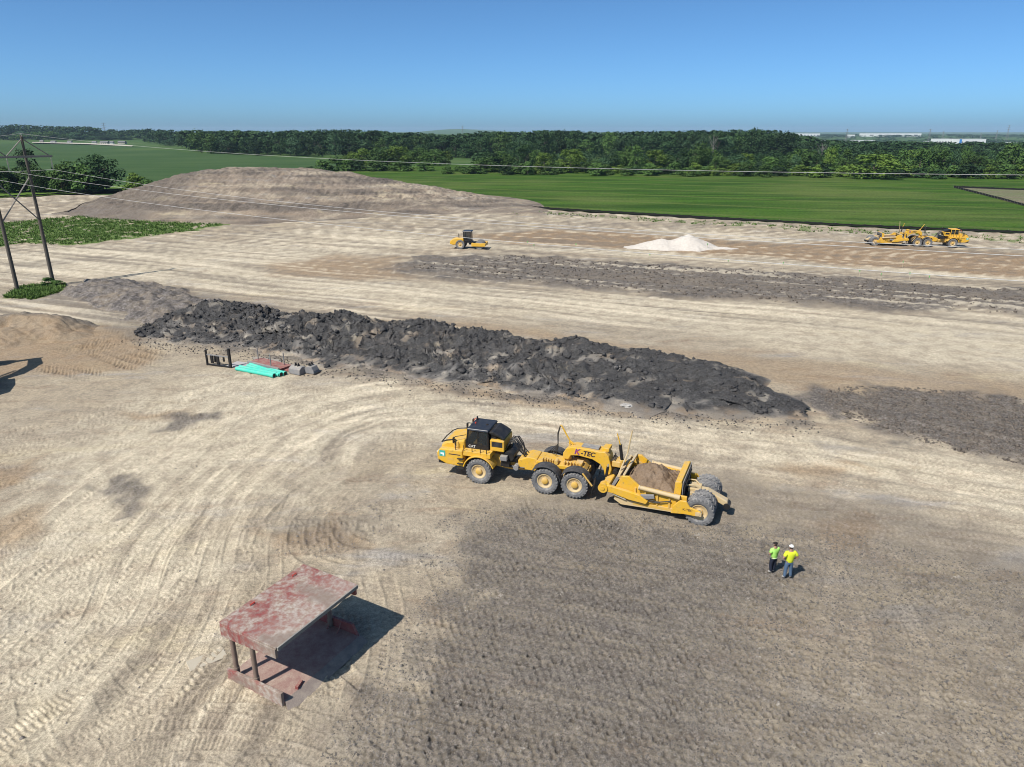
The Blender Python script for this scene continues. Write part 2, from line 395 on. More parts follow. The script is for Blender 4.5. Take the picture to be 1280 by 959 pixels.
def samp(A, X, Y):
    fx = np.clip((X - RX0) / RRES - 0.5, 0, RW - 2); fy = np.clip((Y - RY0) / RRES - 0.5, 0, RH - 2)
    ix = fx.astype(int); iy = fy.astype(int); tx = fx - ix; ty = fy - iy
    v = (A[iy, ix] * (1 - tx) + A[iy, ix + 1] * tx) * (1 - ty) + (A[iy + 1, ix] * (1 - tx) + A[iy + 1, ix + 1] * tx) * ty
    e = np.minimum(np.minimum(X - RX0, RX0 + RW * RRES - X), np.minimum(Y - RY0, RY0 + RH * RRES - Y))
    return v * sst(0, 3, e)

def zone(X, Y, px, soft, warp=1.0, wl=6.0, seed=0):
    dx = warp * fbm(X / wl, Y / wl, 3, seed); dy = warp * fbm(X / wl + 31, Y / wl, 3, seed + 3)
    return sst(-soft, soft, poly_sd(X + dx, Y + dy, PX(px)))
CROP_PX = [(400, 216), (470, 210), (560, 206), (620, 209), (800, 213), (1000, 215), (1280, 218), (1900, 226), (1900, 330), (1280, 291.6), (1060, 282.6), (900, 273.6), (690, 261.8), (600, 253), (480, 244), (380, 236)]
BLUE_PX = [(-500, 232), (-500, 186), (-100, 181.5), (30, 179.5), (150, 182), (240, 190.5), (340, 196), (400, 199.5), (438, 205), (415, 215), (300, 236), (180, 238), (100, 236)]
LAWN_PX = [(-500, 290), (-100, 252.9), (0, 247), (60, 244), (150, 238), (230, 233), (300, 236.3), (180, 231), (100, 233.5), (-500, 250)]
ROW_DIR = PX([(594, 724), (897, 780)]); ROW_DIR = (ROW_DIR[1] - ROW_DIR[0]) / np.linalg.norm(ROW_DIR[1] - ROW_DIR[0])
def soils(X, Y):
    """how much of each soil lies at X, Y"""
    RS = X * ROW_DIR[0] + Y * ROW_DIR[1]; RQ = -X * ROW_DIR[1] + Y * ROW_DIR[0]
    Z = lambda *a, **k: zone(X, Y, *a, **k)
    dark = 0.74 * Z([(560, 665), (600, 640), (700, 634), (900, 655), (1080, 690), (1330, 745), (1700, 860), (1500, 1300), (400, 1300), (430, 930), (470, 850), (520, 790), (560, 735), (545, 700)], 2.2, 2.0, 2.2, 1) * np.clip(1 + 0.22 * fbm(RS / 9, RQ / 0.45, 3, 3), 0.5, 1.3)
    dark *= 1 - 0.32 * Z([(1000, 690), (1700, 760), (1600, 1200), (980, 1200), (960, 800)], 4, 3, 9, 2)
    dark = np.maximum(dark, 0.56 * Z([(560, 640), (700, 606), (860, 590), (1100, 620), (1400, 690), (1700, 900), (1000, 720), (650, 670)], 2.2, 2, 6, 4))
    dark = np.maximum(dark, 0.55 * Z([(410, 905), (600, 880), (700, 1300), (300, 1300)], 2, 2, 5, 6))
    # clodded topsoil strips
    dark = np.maximum(dark, 1.0 * Z([(965, 498), (1010, 486), (1060, 482), (1140, 484), (1280, 497), (1600, 525), (1600, 640), (1280, 584), (1200, 566), (1120, 547), (1050, 520)], 2.0, 2.6, 3.5, 8) * np.clip(1 + .25 * fbm(X / 2, Y / 2, 3, 9), 0, 1.2))
    dark = np.maximum(dark, 0.95 * Z([(470, 338), (520, 321), (640, 318), (800, 329), (1000, 343), (1280, 363), (1600, 385), (1600, 425), (1280, 393), (1100, 389), (900, 375), (700, 359), (560, 351)], 3.5, 3.0, 6, 10) * np.clip(1 + .35 * fbm(X / 6, Y / 4, 3, 11), 0, 1.25))
    dark = np.maximum(dark, 0.62 * Z([(50, 372), (85, 352), (170, 350), (260, 366), (350, 384), (330, 400), (220, 396), (190, 432), (150, 420), (100, 398)], 1.8, 1.5, 6, 12))
    dark = np.maximum(dark, 0.8 * Z([(170, 422), (300, 385), (600, 425), (860, 455), (1025, 530), (880, 526), (600, 492), (330, 447)], 2.2, 2.4, 3, 13))
    for i, p in enumerate([[(200, 522), (255, 512), (278, 518), (240, 534), (205, 536)], [(110, 612), (150, 596), (190, 606), (175, 640), (130, 650), (150, 625)],
                           [(345, 660), (420, 640), (490, 640), (470, 668), (400, 690), (350, 690)], [(350, 385), (470, 400), (620, 412), (560, 402), (450, 390)],
                           [(0, 330), (90, 322), (190, 318), (90, 330), (0, 340)], [(1000, 548), (1080, 552), (1120, 568), (1050, 564)]]):
        dark = np.maximum(dark, (0.8 if i in (0, 1) else 0.5) * Z(p, 1.0, 1.2, 2.5, 14 + i))
    # broad brown subsoil
    br = 1.0 * Z([(590, 295), (680, 287), (790, 291), (930, 303), (1060, 303), (1280, 318), (1600, 340), (1600, 372), (1280, 348), (1000, 327), (800, 311), (640, 306)], 2, 2, 12, 30)
    br = np.maximum(br, 0.75 * Z([(330, 330), (420, 318), (500, 322), (520, 345), (430, 352), (360, 344)], 3, 3, 10, 31))
    br = np.maximum(br, 0.75 * Z([(-60, 415), (-10, 402), (60, 402), (140, 412), (200, 440), (180, 462), (90, 466), (30, 462), (-60, 500)], 1.4, 1.2, 5, 32))
    br = np.maximum(br, 0.55 * Z([(460, 398), (600, 402), (800, 430), (1000, 452), (1280, 482), (1600, 520), (1600, 545), (1280, 500), (1000, 490), (820, 442), (600, 416), (480, 406)], 1.5, 1.5, 7, 33))
    br = np.maximum(br, 0.6 * Z([(520, 480), (600, 487), (720, 502), (880, 519), (960, 527), (860, 524), (700, 512), (580, 496)], .7, .6, 3, 34))
    for i, p in enumerate([[(-60, 690), (30, 636), (70, 628), (40, 670), (-60, 740)], [(160, 516), (230, 512), (260, 520), (180, 526)], [(960, 580), (1060, 574), (1100, 590), (1000, 596)],
                           [(-40, 596), (60, 570), (20, 600), (-60, 640)], [(1010, 655), (1080, 640), (1110, 662), (1050, 690)], [(330, 670), (420, 650), (460, 676), (380, 700)]]):
        br = np.maximum(br, 0.75 * Z(p, 0.8, 1.0, 3, 36 + i))
    # pale dry haul lanes
    pale = 0.9 * Z([(240, 462), (340, 474), (520, 486), (700, 512), (880, 530), (1060, 545), (1280, 590), (1700, 650), (1700, 760), (1280, 650), (1100, 596), (900, 566), (700, 535), (560, 545), (440, 560), (330, 620), (260, 720), (150, 860), (-100, 1000), (-100, 700), (100, 560), (180, 500)], 3.5, 3.5, 7, 45)
    pale = np.maximum(pale, 0.85 * Z([(-300, 330), (100, 308), (300, 300), (480, 312), (430, 322), (300, 330), (420, 352), (700, 362), (900, 378), (1280, 396), (1700, 425), (1700, 500), (1280, 466), (900, 420), (640, 395), (420, 380), (250, 352), (60, 345), (-300, 380)], 4, 4, 12, 46))
    pale = np.maximum(pale, 0.75 * Z([(540, 309), (700, 315), (900, 327), (1280, 354), (1600, 380), (1600, 368), (1280, 345), (1000, 328), (760, 309), (600, 302)], 2, 2, 8, 47))
    pale = np.maximum(pale, 0.6 * Z([(300, 292), (440, 285), (600, 300), (560, 312), (420, 312), (310, 304)], 3, 3, 9, 48))
    grass = Z([(-300, 292), (0, 280), (60, 273), (140, 270), (230, 273), (290, 278), (240, 288), (180, 297), (100, 304), (0, 308), (-300, 330)], 2.0, 4, 9, 60)
    grass *= sst(-0.35, 0.55, fbm(X / 3.4, Y / 3.4, 4, 61, .65) + 0.42)
    g2 = Z([(5, 372), (25, 358), (62, 354), (84, 357), (70, 367), (40, 374)], 0.8, 0.8, 2, 62)
    g3 = 0.55 * Z([(640, 262), (690, 265), (900, 277), (1060, 286), (1280, 295), (1700, 320), (1700, 332), (1280, 303), (1060, 292), (900, 282), (690, 268)], 1.0, 2, 7, 63) * sst(-0.2, 0.35, fbm(X / 2.5, Y / 2.5, 3, 64))
    grass = np.maximum(np.maximum(grass, g2), g3)
    return dark, br, pale, grass
ROAD_DIR = PX([(400, 352), (1280, 440)]); ROAD_DIR = (ROAD_DIR[1] - ROAD_DIR[0]) / np.linalg.norm(ROAD_DIR[1] - ROAD_DIR[0])
def hsite(X, Y, full=False):
    X = np.asarray(X, float); Y = np.asarray(Y, float)
    dark, br, pale, grass = soils(X, Y)
    infield = sst(-1.0, 1.5, np.maximum(np.maximum(poly_sd(X, Y, PX(CROP_PX)), poly_sd(X, Y, PX(LAWN_PX))), poly_sd(X, Y, PX(BLUE_PX))))
    z = -0.7 * infield + 0.16 * fbm(X / 26, Y / 26, 2, 80) + 0.05 * fbm(X / 6, Y / 6, 3, 82)
    t = samp(TRH, X, Y); c = samp(TRC, X, Y)
    z = z + t * np.where(Y < 75, 1.0, 0.6)
    rough = np.clip(dark * 0.9 + br * 0.25, 0, 1); farf = sst(60, 110, Y)
    s = X * ROAD_DIR[0] + Y * ROAD_DIR[1]; q = -X * ROAD_DIR[1] + Y * ROAD_DIR[0]
    streak = np.clip(fbm(s / 34, q / 1.3, 3, 84) * 1.1 + 0.5 * fbm(s / 60, q / 4.5, 2, 85), -1, 1)                        # long drag marks on the rear haul road
    farroad = sst(70, 85, Y) * (1 - grass)
    ph_, sa_, wf_ = flow(X, Y); wob = 0.5 * fbm(X / 5, Y / 5, 2, 94)
    bands = np.clip(0.9 * fbm(sa_ / 16, (ph_ + wob) / 0.75, 3, 95) + 0.7 * fbm(sa_ / 30, (ph_ + wob) / 2.6, 2, 97), -1, 1) * wf_ * (1 - farroad) * np.clip(1.05 - dark * 1.1, 0, 1) * (0.22 + 0.55 * np.exp(-(ph_ / 6.5) ** 2)) * np.clip(.8 + .9 * fbm(X / 8, Y / 8, 2, 99), .15, 1.5)
    z = z + 0.035 * bands
    z = z + farroad * 0.05 * streak
    fine = 1 - np.abs(fbm(X / 0.55, Y / 0.55, 2, 86))
    z = z + (0.008 + 0.05 * rough) * (fine - 0.6) + (0.004 + 0.035 * rough) * pn(X / 0.27, Y / 0.27, 88)
    # loose topsoil strips stand a little proud
    strip = sst(0.55, 0.8, dark) * sst(66, 72, Y)
    z = z + strip * (0.22 + 0.16 * fbm(X / 1.6, Y / 1.6, 3, 90))
    # small spill ridges
    z = z + 0.13 * zone(X, Y, [(350, 668), (420, 648), (490, 640), (470, 662), (400, 690), (360, 690)], 0.8, 0.8, 2, 91) * (1 + 0.6 * fbm(X / .5, Y / .5, 2, 92))
    if full: return z, dark, br, pale, grass, c, streak * farroad + bands, rough
    return z
def hz(x, y): return float(hsite(np.array([x]), np.array([y]))[0])

STEP = 1.55
rows = np.arange(1120, 243, -STEP); cols = np.arange(-260, 1541, STEP)
v_ = (rows - 479.5) / FPX
tt = CAM_H / (SP + v_ * CP); Yr = (CP - v_ * SP) * tt
GX = ((cols[None, :] - 640) / FPX) * tt[:, None]; GY = np.broadcast_to(Yr[:, None], GX.shape).copy()
# jitter breaks the regular lattice
GX = GX + (RNG.random(GX.shape) - .5) * 0.3 * (STEP / FPX * tt)[:, None]
gz, gd, gb, gp, gg, gc, gs, gr = hsite(GX.ravel(), GY.ravel(), True)
gv = np.stack([GX.ravel(), GY.ravel(), gz], 1)
me = np_mesh('ground', gv, grid_faces(len(rows), len(cols)), {'soilA': np.stack([gd, gb, gp], 1), 'soilB': np.stack([gg, np.clip(gc * .5 + .5, 0, 1), np.clip(gs * .5 + .5, 0, 1)], 1)})
def soil_material(name, base=(0.348, 0.293, 0.216), attr=True, const=(0, 0, 0), dark=(0.120, 0.104, 0.090), scale=1.0):
    t = NT(name); p = t.pos()
    if attr:
        a = t.n('Attribute', attribute_name='soilA'); b = t.n('Attribute', attribute_name='soilB')
        sa = t.n('SeparateColor'); t.l(a.outputs['Color'], sa.inputs[0]); sb = t.n('SeparateColor'); t.l(b.outputs['Color'], sb.inputs[0])
        D, B, Pp = sa.outputs; Gr, Tk, St = sb.outputs
    else: D, B, Pp = const; Gr, Tk, St = 0.0, 0.5, 0.5
    n0 = t.noise(0.09 * scale, 4, p); n1 = t.noise(0.6 * scale, 5, p, 0.6); n2 = t.noise(3.2 * scale, 5, p, 0.65); n3 = t.noise(14 * scale, 4, p, 0.7)
    c = t.mix(t.ramp(n0, 0.38, 0.62), base, tuple(x * y for x, y in zip(base, (1.0, 0.97, 0.93))))
    c = t.mix(t.ramp(n1, 0.42, 0.66), c, tuple(x * y for x, y in zip(base, (0.80, 0.78, 0.78))))
    if attr:
        ra = -math.atan2(ROAD_DIR[1], ROAD_DIR[0]); mp = t.mapped(p, (.32, 1, 1), (0, 0, ra)); h1 = t.noise(0.30, 5, mp, .62, .5); h2 = t.noise(0.22, 5, t.mapped(p, (.4, 1, 1), (0, 0, ra + .3)), .62, .8); h3 = t.noise(0.5, 5, t.mapped(p, (.3, 1, 1), (0, 0, ra - .2)), .65, .6)
        c = t.mix(t.ramp(h1, .54, .72, 0, .6), c, (0.29, 0.275, 0.26)); c = t.mix(t.ramp(h2, .55, .68, 0, .6), c, (0.44, 0.365, 0.24)); c = t.mix(t.ramp(h3, .54, .68, 0, .7), c, (0.25, 0.185, 0.128))
    c = t.mix(t.math('MULTIPLY', Pp, t.ramp(n1, 0.3, 0.7, 1.0, 0.3)), c, (0.50, 0.43, 0.316))
    c = t.mix(t.math('MULTIPLY', B, t.ramp(n1, 0.3, 0.7, 1.0, 0.6)), c, (0.25, 0.168, 0.098))
    # dark topsoil crumbs thin out into the pale soil
    md = t.math('ADD', D, t.math('MULTIPLY', t.math('SUBTRACT', t.math('ADD', t.math('MULTIPLY', n2, 0.55), t.math('MULTIPLY', n3, 0.45)), 0.5), t.math('MULTIPLY', t.ramp(D, 0.0, 0.4), 1.5)))
    crumb = t.math('MULTIPLY', t.ramp(t.noise(6.5 * scale, 4, p, .75), .32, .68, .55, 1.5), t.ramp(t.noise(1.5 * scale, 6, p, .7), .32, .68, .78, 1.3))
    dk = t.n('VectorMath', operation='SCALE'); dk.inputs[0].default_value = dark; t.l(crumb, dk.inputs['Scale'])
    c = t.mix(t.ramp(md, 0.12, 1.05), c, dk.outputs[0])
    c = t.mix(t.ramp(Gr, 0.15, 0.75), c, t.mix(t.ramp(n2, 0.3, 0.7), (0.075, 0.135, 0.026), (0.14, 0.185, 0.055)))
    tk = t.math('SUBTRACT', Tk, 0.5); st = t.math('SUBTRACT', St, 0.5); c = t.mix(t.ramp(St, .5, .12, 0, .55), c, (0.25, 0.205, 0.158)); c = t.mix(t.ramp(St, .55, .9, 0, .45), c, (0.51, 0.44, 0.325))
    gain = t.math('ADD', t.math('ADD', 1.0, t.math('MULTIPLY', tk, 1.05)), t.math('MULTIPLY', st, 0.55))
    gain = t.math('MULTIPLY', gain, t.ramp(n3, 0.3, 0.7, 0.70, 1.28)); gain = t.math('MULTIPLY', gain, t.ramp(n2, 0.3, 0.7, 0.83, 1.16))
    mm = t.n('VectorMath', operation='SCALE'); t.l(c, mm.inputs[0]); t.l(gain, mm.inputs['Scale'])
    t.bump(t.math('ADD', t.math('MULTIPLY', n2, 0.7), t.math('MULTIPLY', n3, 0.45)), 0.9, 0.085 / scale)
    return t.fin(mm.outputs[0], 0.95, 0, 0.15)
ground = put('ground', me, soil_material('site_soil')); tag(ground, kind='structure')

# ------------------------------------------------------------------ far land, fields
def far_height(X, Y):
    z = -0.35 + 0 * X
    z = z + 15 * sst(1350, 2000, Y) * sst(150, -500, X) * sst(5200, 2600, Y)
    z = z + 6 * np.exp(-((X - 80) / 520) ** 2) * sst(640, 980, Y) * sst(3400, 1600, Y)
    z = z + 50 * np.exp(-((X + 700) / 420) ** 2) * sst(7000, 9800, Y)
    z = z - 20 * sst(650, 1900, Y) * sst(80, 700, X) * (1 - .55 * sst(2600, 4600, Y))
    z = z + 1.2 * (fbm(X / 420, Y / 420, 2, 120) - 1.3) * sst(380, 900, Y)
    return z
yy = np.concatenate([np.linspace(-80, 160, 8), np.geomspace(190, 24000, 120)])
uu = np.linspace(-1.35, 1.35, 150)
FX = uu[None, :] * (yy[:, None] + 190); FY = np.broadcast_to(yy[:, None], FX.shape)
fz = far_height(FX, FY)
# stay well under the dense site ground
fz = np.where(FY < 330, -0.7, fz)
me = np_mesh('terrain', np.stack([FX.ravel(), FY.ravel(), fz.ravel()], 1), grid_faces(len(yy), len(uu)))
def field_material(name, c1, c2, c3, rot, rowscale=1.0):
    t = NT(name); p = t.pos(); m = t.mapped(p, (0.012, 0.16, 1), (0, 0, rot)); m2 = t.mapped(p, (0.05, 1.1 * rowscale, 1), (0, 0, rot))
    n1 = t.noise(1.0, 4, m); n2 = t.noise(1.0, 3, m2); n3 = t.noise(0.012, 4, p); n4 = t.noise(1.3, 4, p, 0.7)
    c = t.mix(t.ramp(n1, 0.40, 0.60), c1, c2); c = t.mix(t.math('MULTIPLY', t.ramp(n2, 0.5, 0.70), 0.5), c, c3)
    c = t.mix(t.ramp(n3, 0.46, 0.68, 0, 0.65), c, c3)
    wv = t.n('TexWave'); wv.inputs['Scale'].default_value = 0.012 * rowscale; wv.inputs['Distortion'].default_value = .25; t.l(t.mapped(p, (1, 1, 1), (0, 0, rot + math.pi / 2)), wv.inputs['Vector'])
    c = t.mix(t.math('MULTIPLY', t.ramp(wv.outputs['Fac'], .93, .99), .5), c, c3)
    g = t.ramp(n4, 0.2, 0.8, 0.6, 1.38); mm = t.n('VectorMath', operation='SCALE'); t.l(c, mm.inputs[0]); t.l(g, mm.inputs['Scale'])
    t.bump(n4, 0.6, 0.3); return t.fin(mm.outputs[0], 0.95, 0, 0.1)
tag(put('terrain', me, field_material('far_grassland', (0.040, 0.085, 0.020), (0.060, 0.105, 0.028), (0.085, 0.12, 0.04), 0.3)), kind='structure')
fdir = PX([(690, 262), (1280, 291)]); FROT = -math.atan2(*(fdir[1] - fdir[0])[::-1])
def sheet(name, px, mat, z, zpx=0.0, n=1):
    pts = PX(px, zpx); b = bmesh.new(); vs = [b.verts.new((x, y, z)) for x, y in pts]; b.faces.new(vs); bmesh.ops.triangulate(b, faces=b.faces)
    bmesh.ops.recalc_face_normals(b, faces=b.faces)
    for f in b.faces:
        if f.normal.z < 0: f.normal_flip()
    m = bpy.data.meshes.new(name); b.to_mesh(m); b.free(); return tag(put(name, m, mat), kind='structure')
def lip_sheet(name, px, mat, z):
    """field standing slightly above the bare soil, with a sloped edge"""
    return sheet(name, px, mat, z, z)
FIELD = field_material('green_crop', (0.024, 0.060, 0.006), (0.050, 0.105, 0.011), (0.11, 0.135, 0.036), FROT)
FIELD2 = field_material('bluish_crop', (0.036, 0.072, 0.022), (0.046, 0.086, 0.026), (0.066, 0.104, 0.036), 0.15)
LAWN = field_material('lawn_grass', (0.085, 0.150, 0.022), (0.095, 0.165, 0.028), (0.12, 0.17, 0.04), 0.0)
lip_sheet('crop_field', CROP_PX, FIELD, 0.12)
lip_sheet('bluish_field', BLUE_PX, FIELD2, 0.08)
lip_sheet('lawn', LAWN_PX, LAWN, 0.16)
lip_sheet('bare_plot', [(1196, 234.6), (1282, 238), (1700, 246), (1700, 330), (1282, 258)], field_material('bare_plot_soil', (0.16, 0.14, 0.09), (0.12, 0.14, 0.06), (0.20, 0.17, 0.12), FROT), 0.22)
lip_sheet('gravel_road', [(40, 178.3), (110, 180.2), (165, 183), (166, 181.8), (110, 178.9), (40, 177.4)], soil_material('road_gravel', (0.5, 0.46, 0.38), attr=False), 0.3)
# ------------------------------------------------------------------ heaps
def interp_line(pts, n):
    p = np.asarray(pts, float); d = np.concatenate([[0], np.cumsum(np.linalg.norm(np.diff(p[:, :2], axis=0), axis=1))]); t = np.linspace(0, d[-1], n)
    return np.stack([np.interp(t, d, p[:, k]) for k in range(p.shape[1])], 1)
def loft(lines, n, m, weights=None):
    """smooth surface through a list of cross lines, each (k,3)"""
    L = np.stack([interp_line(l, n) for l in lines], 0)           # (k, n, 3)
    k = len(lines); t = np.linspace(0, k - 1, m); out = np.zeros((m, n, 3))
    for a in range(3):
        for j in range(n):
            pass
    i = np.clip(t.astype(int), 0, k - 2); f = (t - i)[:, None, None]
    p0 = L[np.clip(i - 1, 0, k - 1)]; p1 = L[i]; p2 = L[i + 1]; p3 = L[np.clip(i + 2, 0, k - 1)]
    out = 0.5 * (2 * p1 + (p2 - p0) * f + (2 * p0 - 5 * p1 + 4 * p2 - p3) * f * f + (-p0 + 3 * p1 - 3 * p2 + p3) * f ** 3)
    return out
def ground_line(px, z=-0.15): return np.array([[*G(x, y)[:2], z] for x, y in px])

# dark topsoil heap across the middle of the site
front = [(172, 424), (205, 432), (250, 436), (300, 441), (340, 446), (380, 456), (430, 465), (500, 476), (600, 489), (700, 502), (800, 514), (880, 522), (950, 528), (1012, 529)]
ridge = [(178, 414, .5), (205, 396, 1.3), (255, 386, 1.9), (300, 379, 2.3), (345, 392, 2.1), (400, 397, 2.2), (470, 402, 2.2), (540, 406, 2.1), (610, 419, 1.9), (700, 428, 1.8), (800, 441, 1.6), (880, 455, 1.4), (940, 478, 1.0), (1008, 518, .35)]
f0 = ground_line(front); rr = np.array([G(x, y, z * .55) for x, y, z in ridge])
n_, m_ = 760, 96
fi = interp_line(f0, n_); ri = interp_line(rr, n_)
dirv = ri[:, :2] - fi[:, :2]; dirv /= np.linalg.norm(dirv, axis=1)[:, None] + 1e-9
mid1 = fi * 0.66 + ri * 0.34; mid1[:, 2] = ri[:, 2] * 0.52
mid2 = fi * 0.3 + ri * 0.7; mid2[:, 2] = ri[:, 2] * 0.92
back1 = ri.copy(); back1[:, :2] += dirv * 1.6; back1[:, 2] = ri[:, 2] * 0.6
back2 = ri.copy(); back2[:, :2] += dirv * 4.0; back2[:, 2] = -0.25
ext = fi.copy(); ext[:, :2] -= dirv * 0.8; ext[:, 2] = -0.3
P_ = loft([ext, fi, mid1, mid2, ri, back1, back2], n_, m_)
X, Y = P_[..., 0].copy(), P_[..., 1].copy(); P_[..., 0] += 1.1 * fbm(X / 4.5, Y / 4.5, 3, 196); P_[..., 1] += 1.3 * fbm(X / 4.0 + 7, Y / 4.0, 3, 197); P_[..., 2] *= np.clip(1 + .55 * fbm(X / 5, Y / 5, 2, 198), .35, 1.6); X, Y = P_[..., 0].copy(), P_[..., 1].copy(); hh = np.clip(P_[..., 2] / 0.6, 0, 1)
rid = 1 - np.abs(fbm(X / 1.7, Y / 1.7, 3, 200)); lump = fbm(X / 0.75, Y / 0.75, 3, 204); slabs = fbm(X / 4.5, Y / 4.5, 2, 208)
smooth_part = sst(2, 10, X) * 0.8                              # the right half is bladed smoother
P_[..., 2] += hh * ((0.42 * (rid - 0.55)) * (1 - smooth_part) + 0.26 * lump * (1 - 0.5 * smooth_part) + 0.25 * slabs + 0.13 * (1 - np.abs(fbm(X / 0.42, Y / 0.42, 3, 210)) - .5)) + 0.03
P_[..., 0] += 0.18 * fbm(X / 0.9 + 9, Y / 0.9, 2, 212) * hh; P_[..., 1] += 0.25 * fbm(X / 0.9, Y / 0.9 + 5, 2, 214) * hh
gpatch = sst(0.22, 0.6, fbm(X / 2.4, Y / 2.4, 3, 216)) * 0.9
edge = 1 - sst(0.0, 0.25, P_[..., 2]); lowp = sst(.62, .1, np.linspace(0, 1, m_)[:, None] + .35 * fbm(X / 3, Y / 3, 3, 217)) * sst(.0, .35, fbm(X / 1.1, Y / 1.1, 3, 218) + .1) * sst(14, 2, X)
att = np.stack([np.clip(0.98 - 0.5 * gpatch - 0.55 * edge - .5 * lowp, 0, 1), np.clip(0.25 * edge + .5 * sst(.1, .5, fbm(X / 3.3, Y / 3.3, 3, 219)), 0, 1), 0.35 * gpatch + 0.3 * edge], -1)
me = np_mesh('dark_soil_heap', P_.reshape(-1, 3), grid_faces(m_, n_), {'soilA': att.reshape(-1, 3), 'soilB': np.tile(np.array([[0, .5, .5]]), (n_ * m_, 1))}, smooth=False)
DARKSOIL = soil_material('dark_heap_soil', (0.21, 0.195, 0.178), dark=(0.050, 0.048, 0.047), scale=1.0)
heap = put('dark_soil_heap', me, DARKSOIL)
tag(heap, 'long heap of lumpy dark grey topsoil across the middle of the site', 'soil heap')
HEAP = P_.copy(); HEAP_FRONT = fi.copy(); HEAP_BACK = back1.copy()

# big stockpile at the left rear
base = [(60, 268), (95, 271), (140, 276), (200, 279), (260, 280), (330, 280), (400, 277), (470, 273), (540, 269), (610, 268), (690, 270), (750, 271)]
rpx = [(88, 263, 195), (125, 250, 206), (165, 237, 214), (205, 225, 221), (250, 213.5, 226), (300, 210, 230), (385, 211, 233), (440, 218, 232), (500, 228.5, 228), (570, 242, 222), (640, 255, 214), (700, 263, 207), (750, 267.5, 200)]
f0 = ground_line(base, -0.2); rr = np.array([AT(x, y, d) for x, y, d in rpx])
n_, m_ = 520, 110
fi = interp_line(f0, n_); ri = interp_line(rr, n_)
L1 = fi * 0.78 + ri * 0.22; L1[:, 2] = ri[:, 2] * 0.30
L2 = fi * 0.5 + ri * 0.5; L2[:, 2] = ri[:, 2] * 0.60
L3 = fi * 0.22 + ri * 0.78; L3[:, 2] = ri[:, 2] * 0.9
b1 = ri.copy(); b1[:, 1] += 14; b1[:, 2] *= 0.8
b2 = ri.copy(); b2[:, 1] += 42; b2[:, 2] = -0.4
e0 = fi.copy(); e0[:, 1] -= 2; e0[:, 2] = -0.4
P_ = loft([e0, fi, L1, L2, L3, ri, b1, b2], n_, m_); X, Y = P_[..., 0], P_[..., 1]; hh = np.clip(P_[..., 2] / 2.5, 0, 1)
bench = np.exp(-((P_[..., 2] - 2.2 - 0.6 * fbm(X / 25, Y / 25, 2, 220)) / 0.7) ** 2)
gul = fbm(X / 1.4, Y / 9.0, 3, 224)
P_[..., 2] += hh * (0.45 * fbm(X / 7, Y / 7, 3, 226) + 0.14 * gul + 0.5 * (1 - np.abs(fbm(X / 2.6, Y / 3.4, 3, 228)) - .6)) + 0.45 * bench * sst(10, -40, X)
lay = fbm(X / 30, P_[..., 2] / 0.9 + 0.06 * Y, 3, 230)
dk = np.clip(0.36 + 0.5 * lay + 0.35 * fbm(X / 9, Y / 9, 3, 232), 0, 1)
dk = np.maximum(dk, 0.8 * sst(0.35, 0.75, bench) * sst(-10, -50, X) * sst(-120, -90, X))
dk = np.maximum(dk, 0.7 * sst(-82, -95, X))
pl = 0.32 * sst(0.05, 0.5, fbm(X / 22, P_[..., 2] / 1.3 + Y * 0.05, 3, 236)) + 0.4 * sst(-75, -20, X) * sst(0.0, 0.5, fbm((X - 0.7 * Y) / 2.2, Y / 40, 2, 238))
me = np_mesh('soil_stockpile', P_.reshape(-1, 3), grid_faces(m_, n_), {'soilA': np.stack([dk, 0 * dk, np.clip(pl, 0, 1)], -1).reshape(-1, 3), 'soilB': np.tile(np.array([[0, .5, .5]]), (n_ * m_, 1))}, smooth=False)
tag(put('soil_stockpile', me, soil_material('stockpile_soil', (0.245, 0.198, 0.152), dark=(0.098, 0.082, 0.07), scale=0.45)), 'broad high stockpile of grey brown soil in front of the fields', 'soil stockpile')

# white gravel pile
gx, gy = np.meshgrid(np.linspace(17, 50, 170), np.linspace(128, 146, 90))
def cone(cx, cy, r, h, ex=1.0): 
    d = np.sqrt(((gx - cx) / ex) ** 2 + (gy - cy) ** 2); d = d * (1 + 0.12 * fbm(gx / 3, gy / 3, 2, 241)); return h * np.clip(1 - d / r, -0.3, 1)
apex = AT(861, 290.5, 137.5); sh = AT(827, 295.5, 137.5)
k = 5.0
zz = np.log(np.exp(k * cone(apex[0], 137.5, 5.2, apex[2] + .15, 1.35)) + np.exp(k * cone(sh[0], 137.5, 4.9, sh[2] + .1, 1.5)) + np.exp(k * cone(25.5, 137.2, 3.6, 0.8, 2.0)) + np.exp(k * cone(40, 135.5, 2.6, 0.75, 2.4)) + np.exp(k * cone(33, 135.3, 3.0, 1.1, 2.2))) / k - 0.42
zz += 0.05 * fbm(gx / 0.8, gy / 0.8, 3, 243) - 0.05
gt = NT('white_gravel'); pp = gt.pos(); g1 = gt.noise(2.5, 5, pp, .7); g2 = gt.noise(12, 3, pp, .7)
gt.bump(gt.math('ADD', g1, g2), 0.5, 0.06)
GRAV = gt.fin(gt.mix(gt.ramp(gt.math('ADD', gt.math('MULTIPLY', g1, .6), gt.math('MULTIPLY', g2, .4)), .3, .7), (0.45, 0.40, 0.345), (0.58, 0.525, 0.46)), 0.95, 0, .15)
me = np_mesh('gravel_pile', np.stack([gx.ravel(), gy.ravel(), zz.ravel()], 1), grid_faces(90, 170), smooth=True)
b = bmesh.new(); b.from_mesh(me); bmesh.ops.delete(b, geom=[v for v in b.verts if v.co.z < -0.22], context='VERTS'); b.to_mesh(me); b.free()
tag(put('gravel_pile', me, GRAV), 'pale white gravel pile with two peaks on brown soil', 'gravel pile')

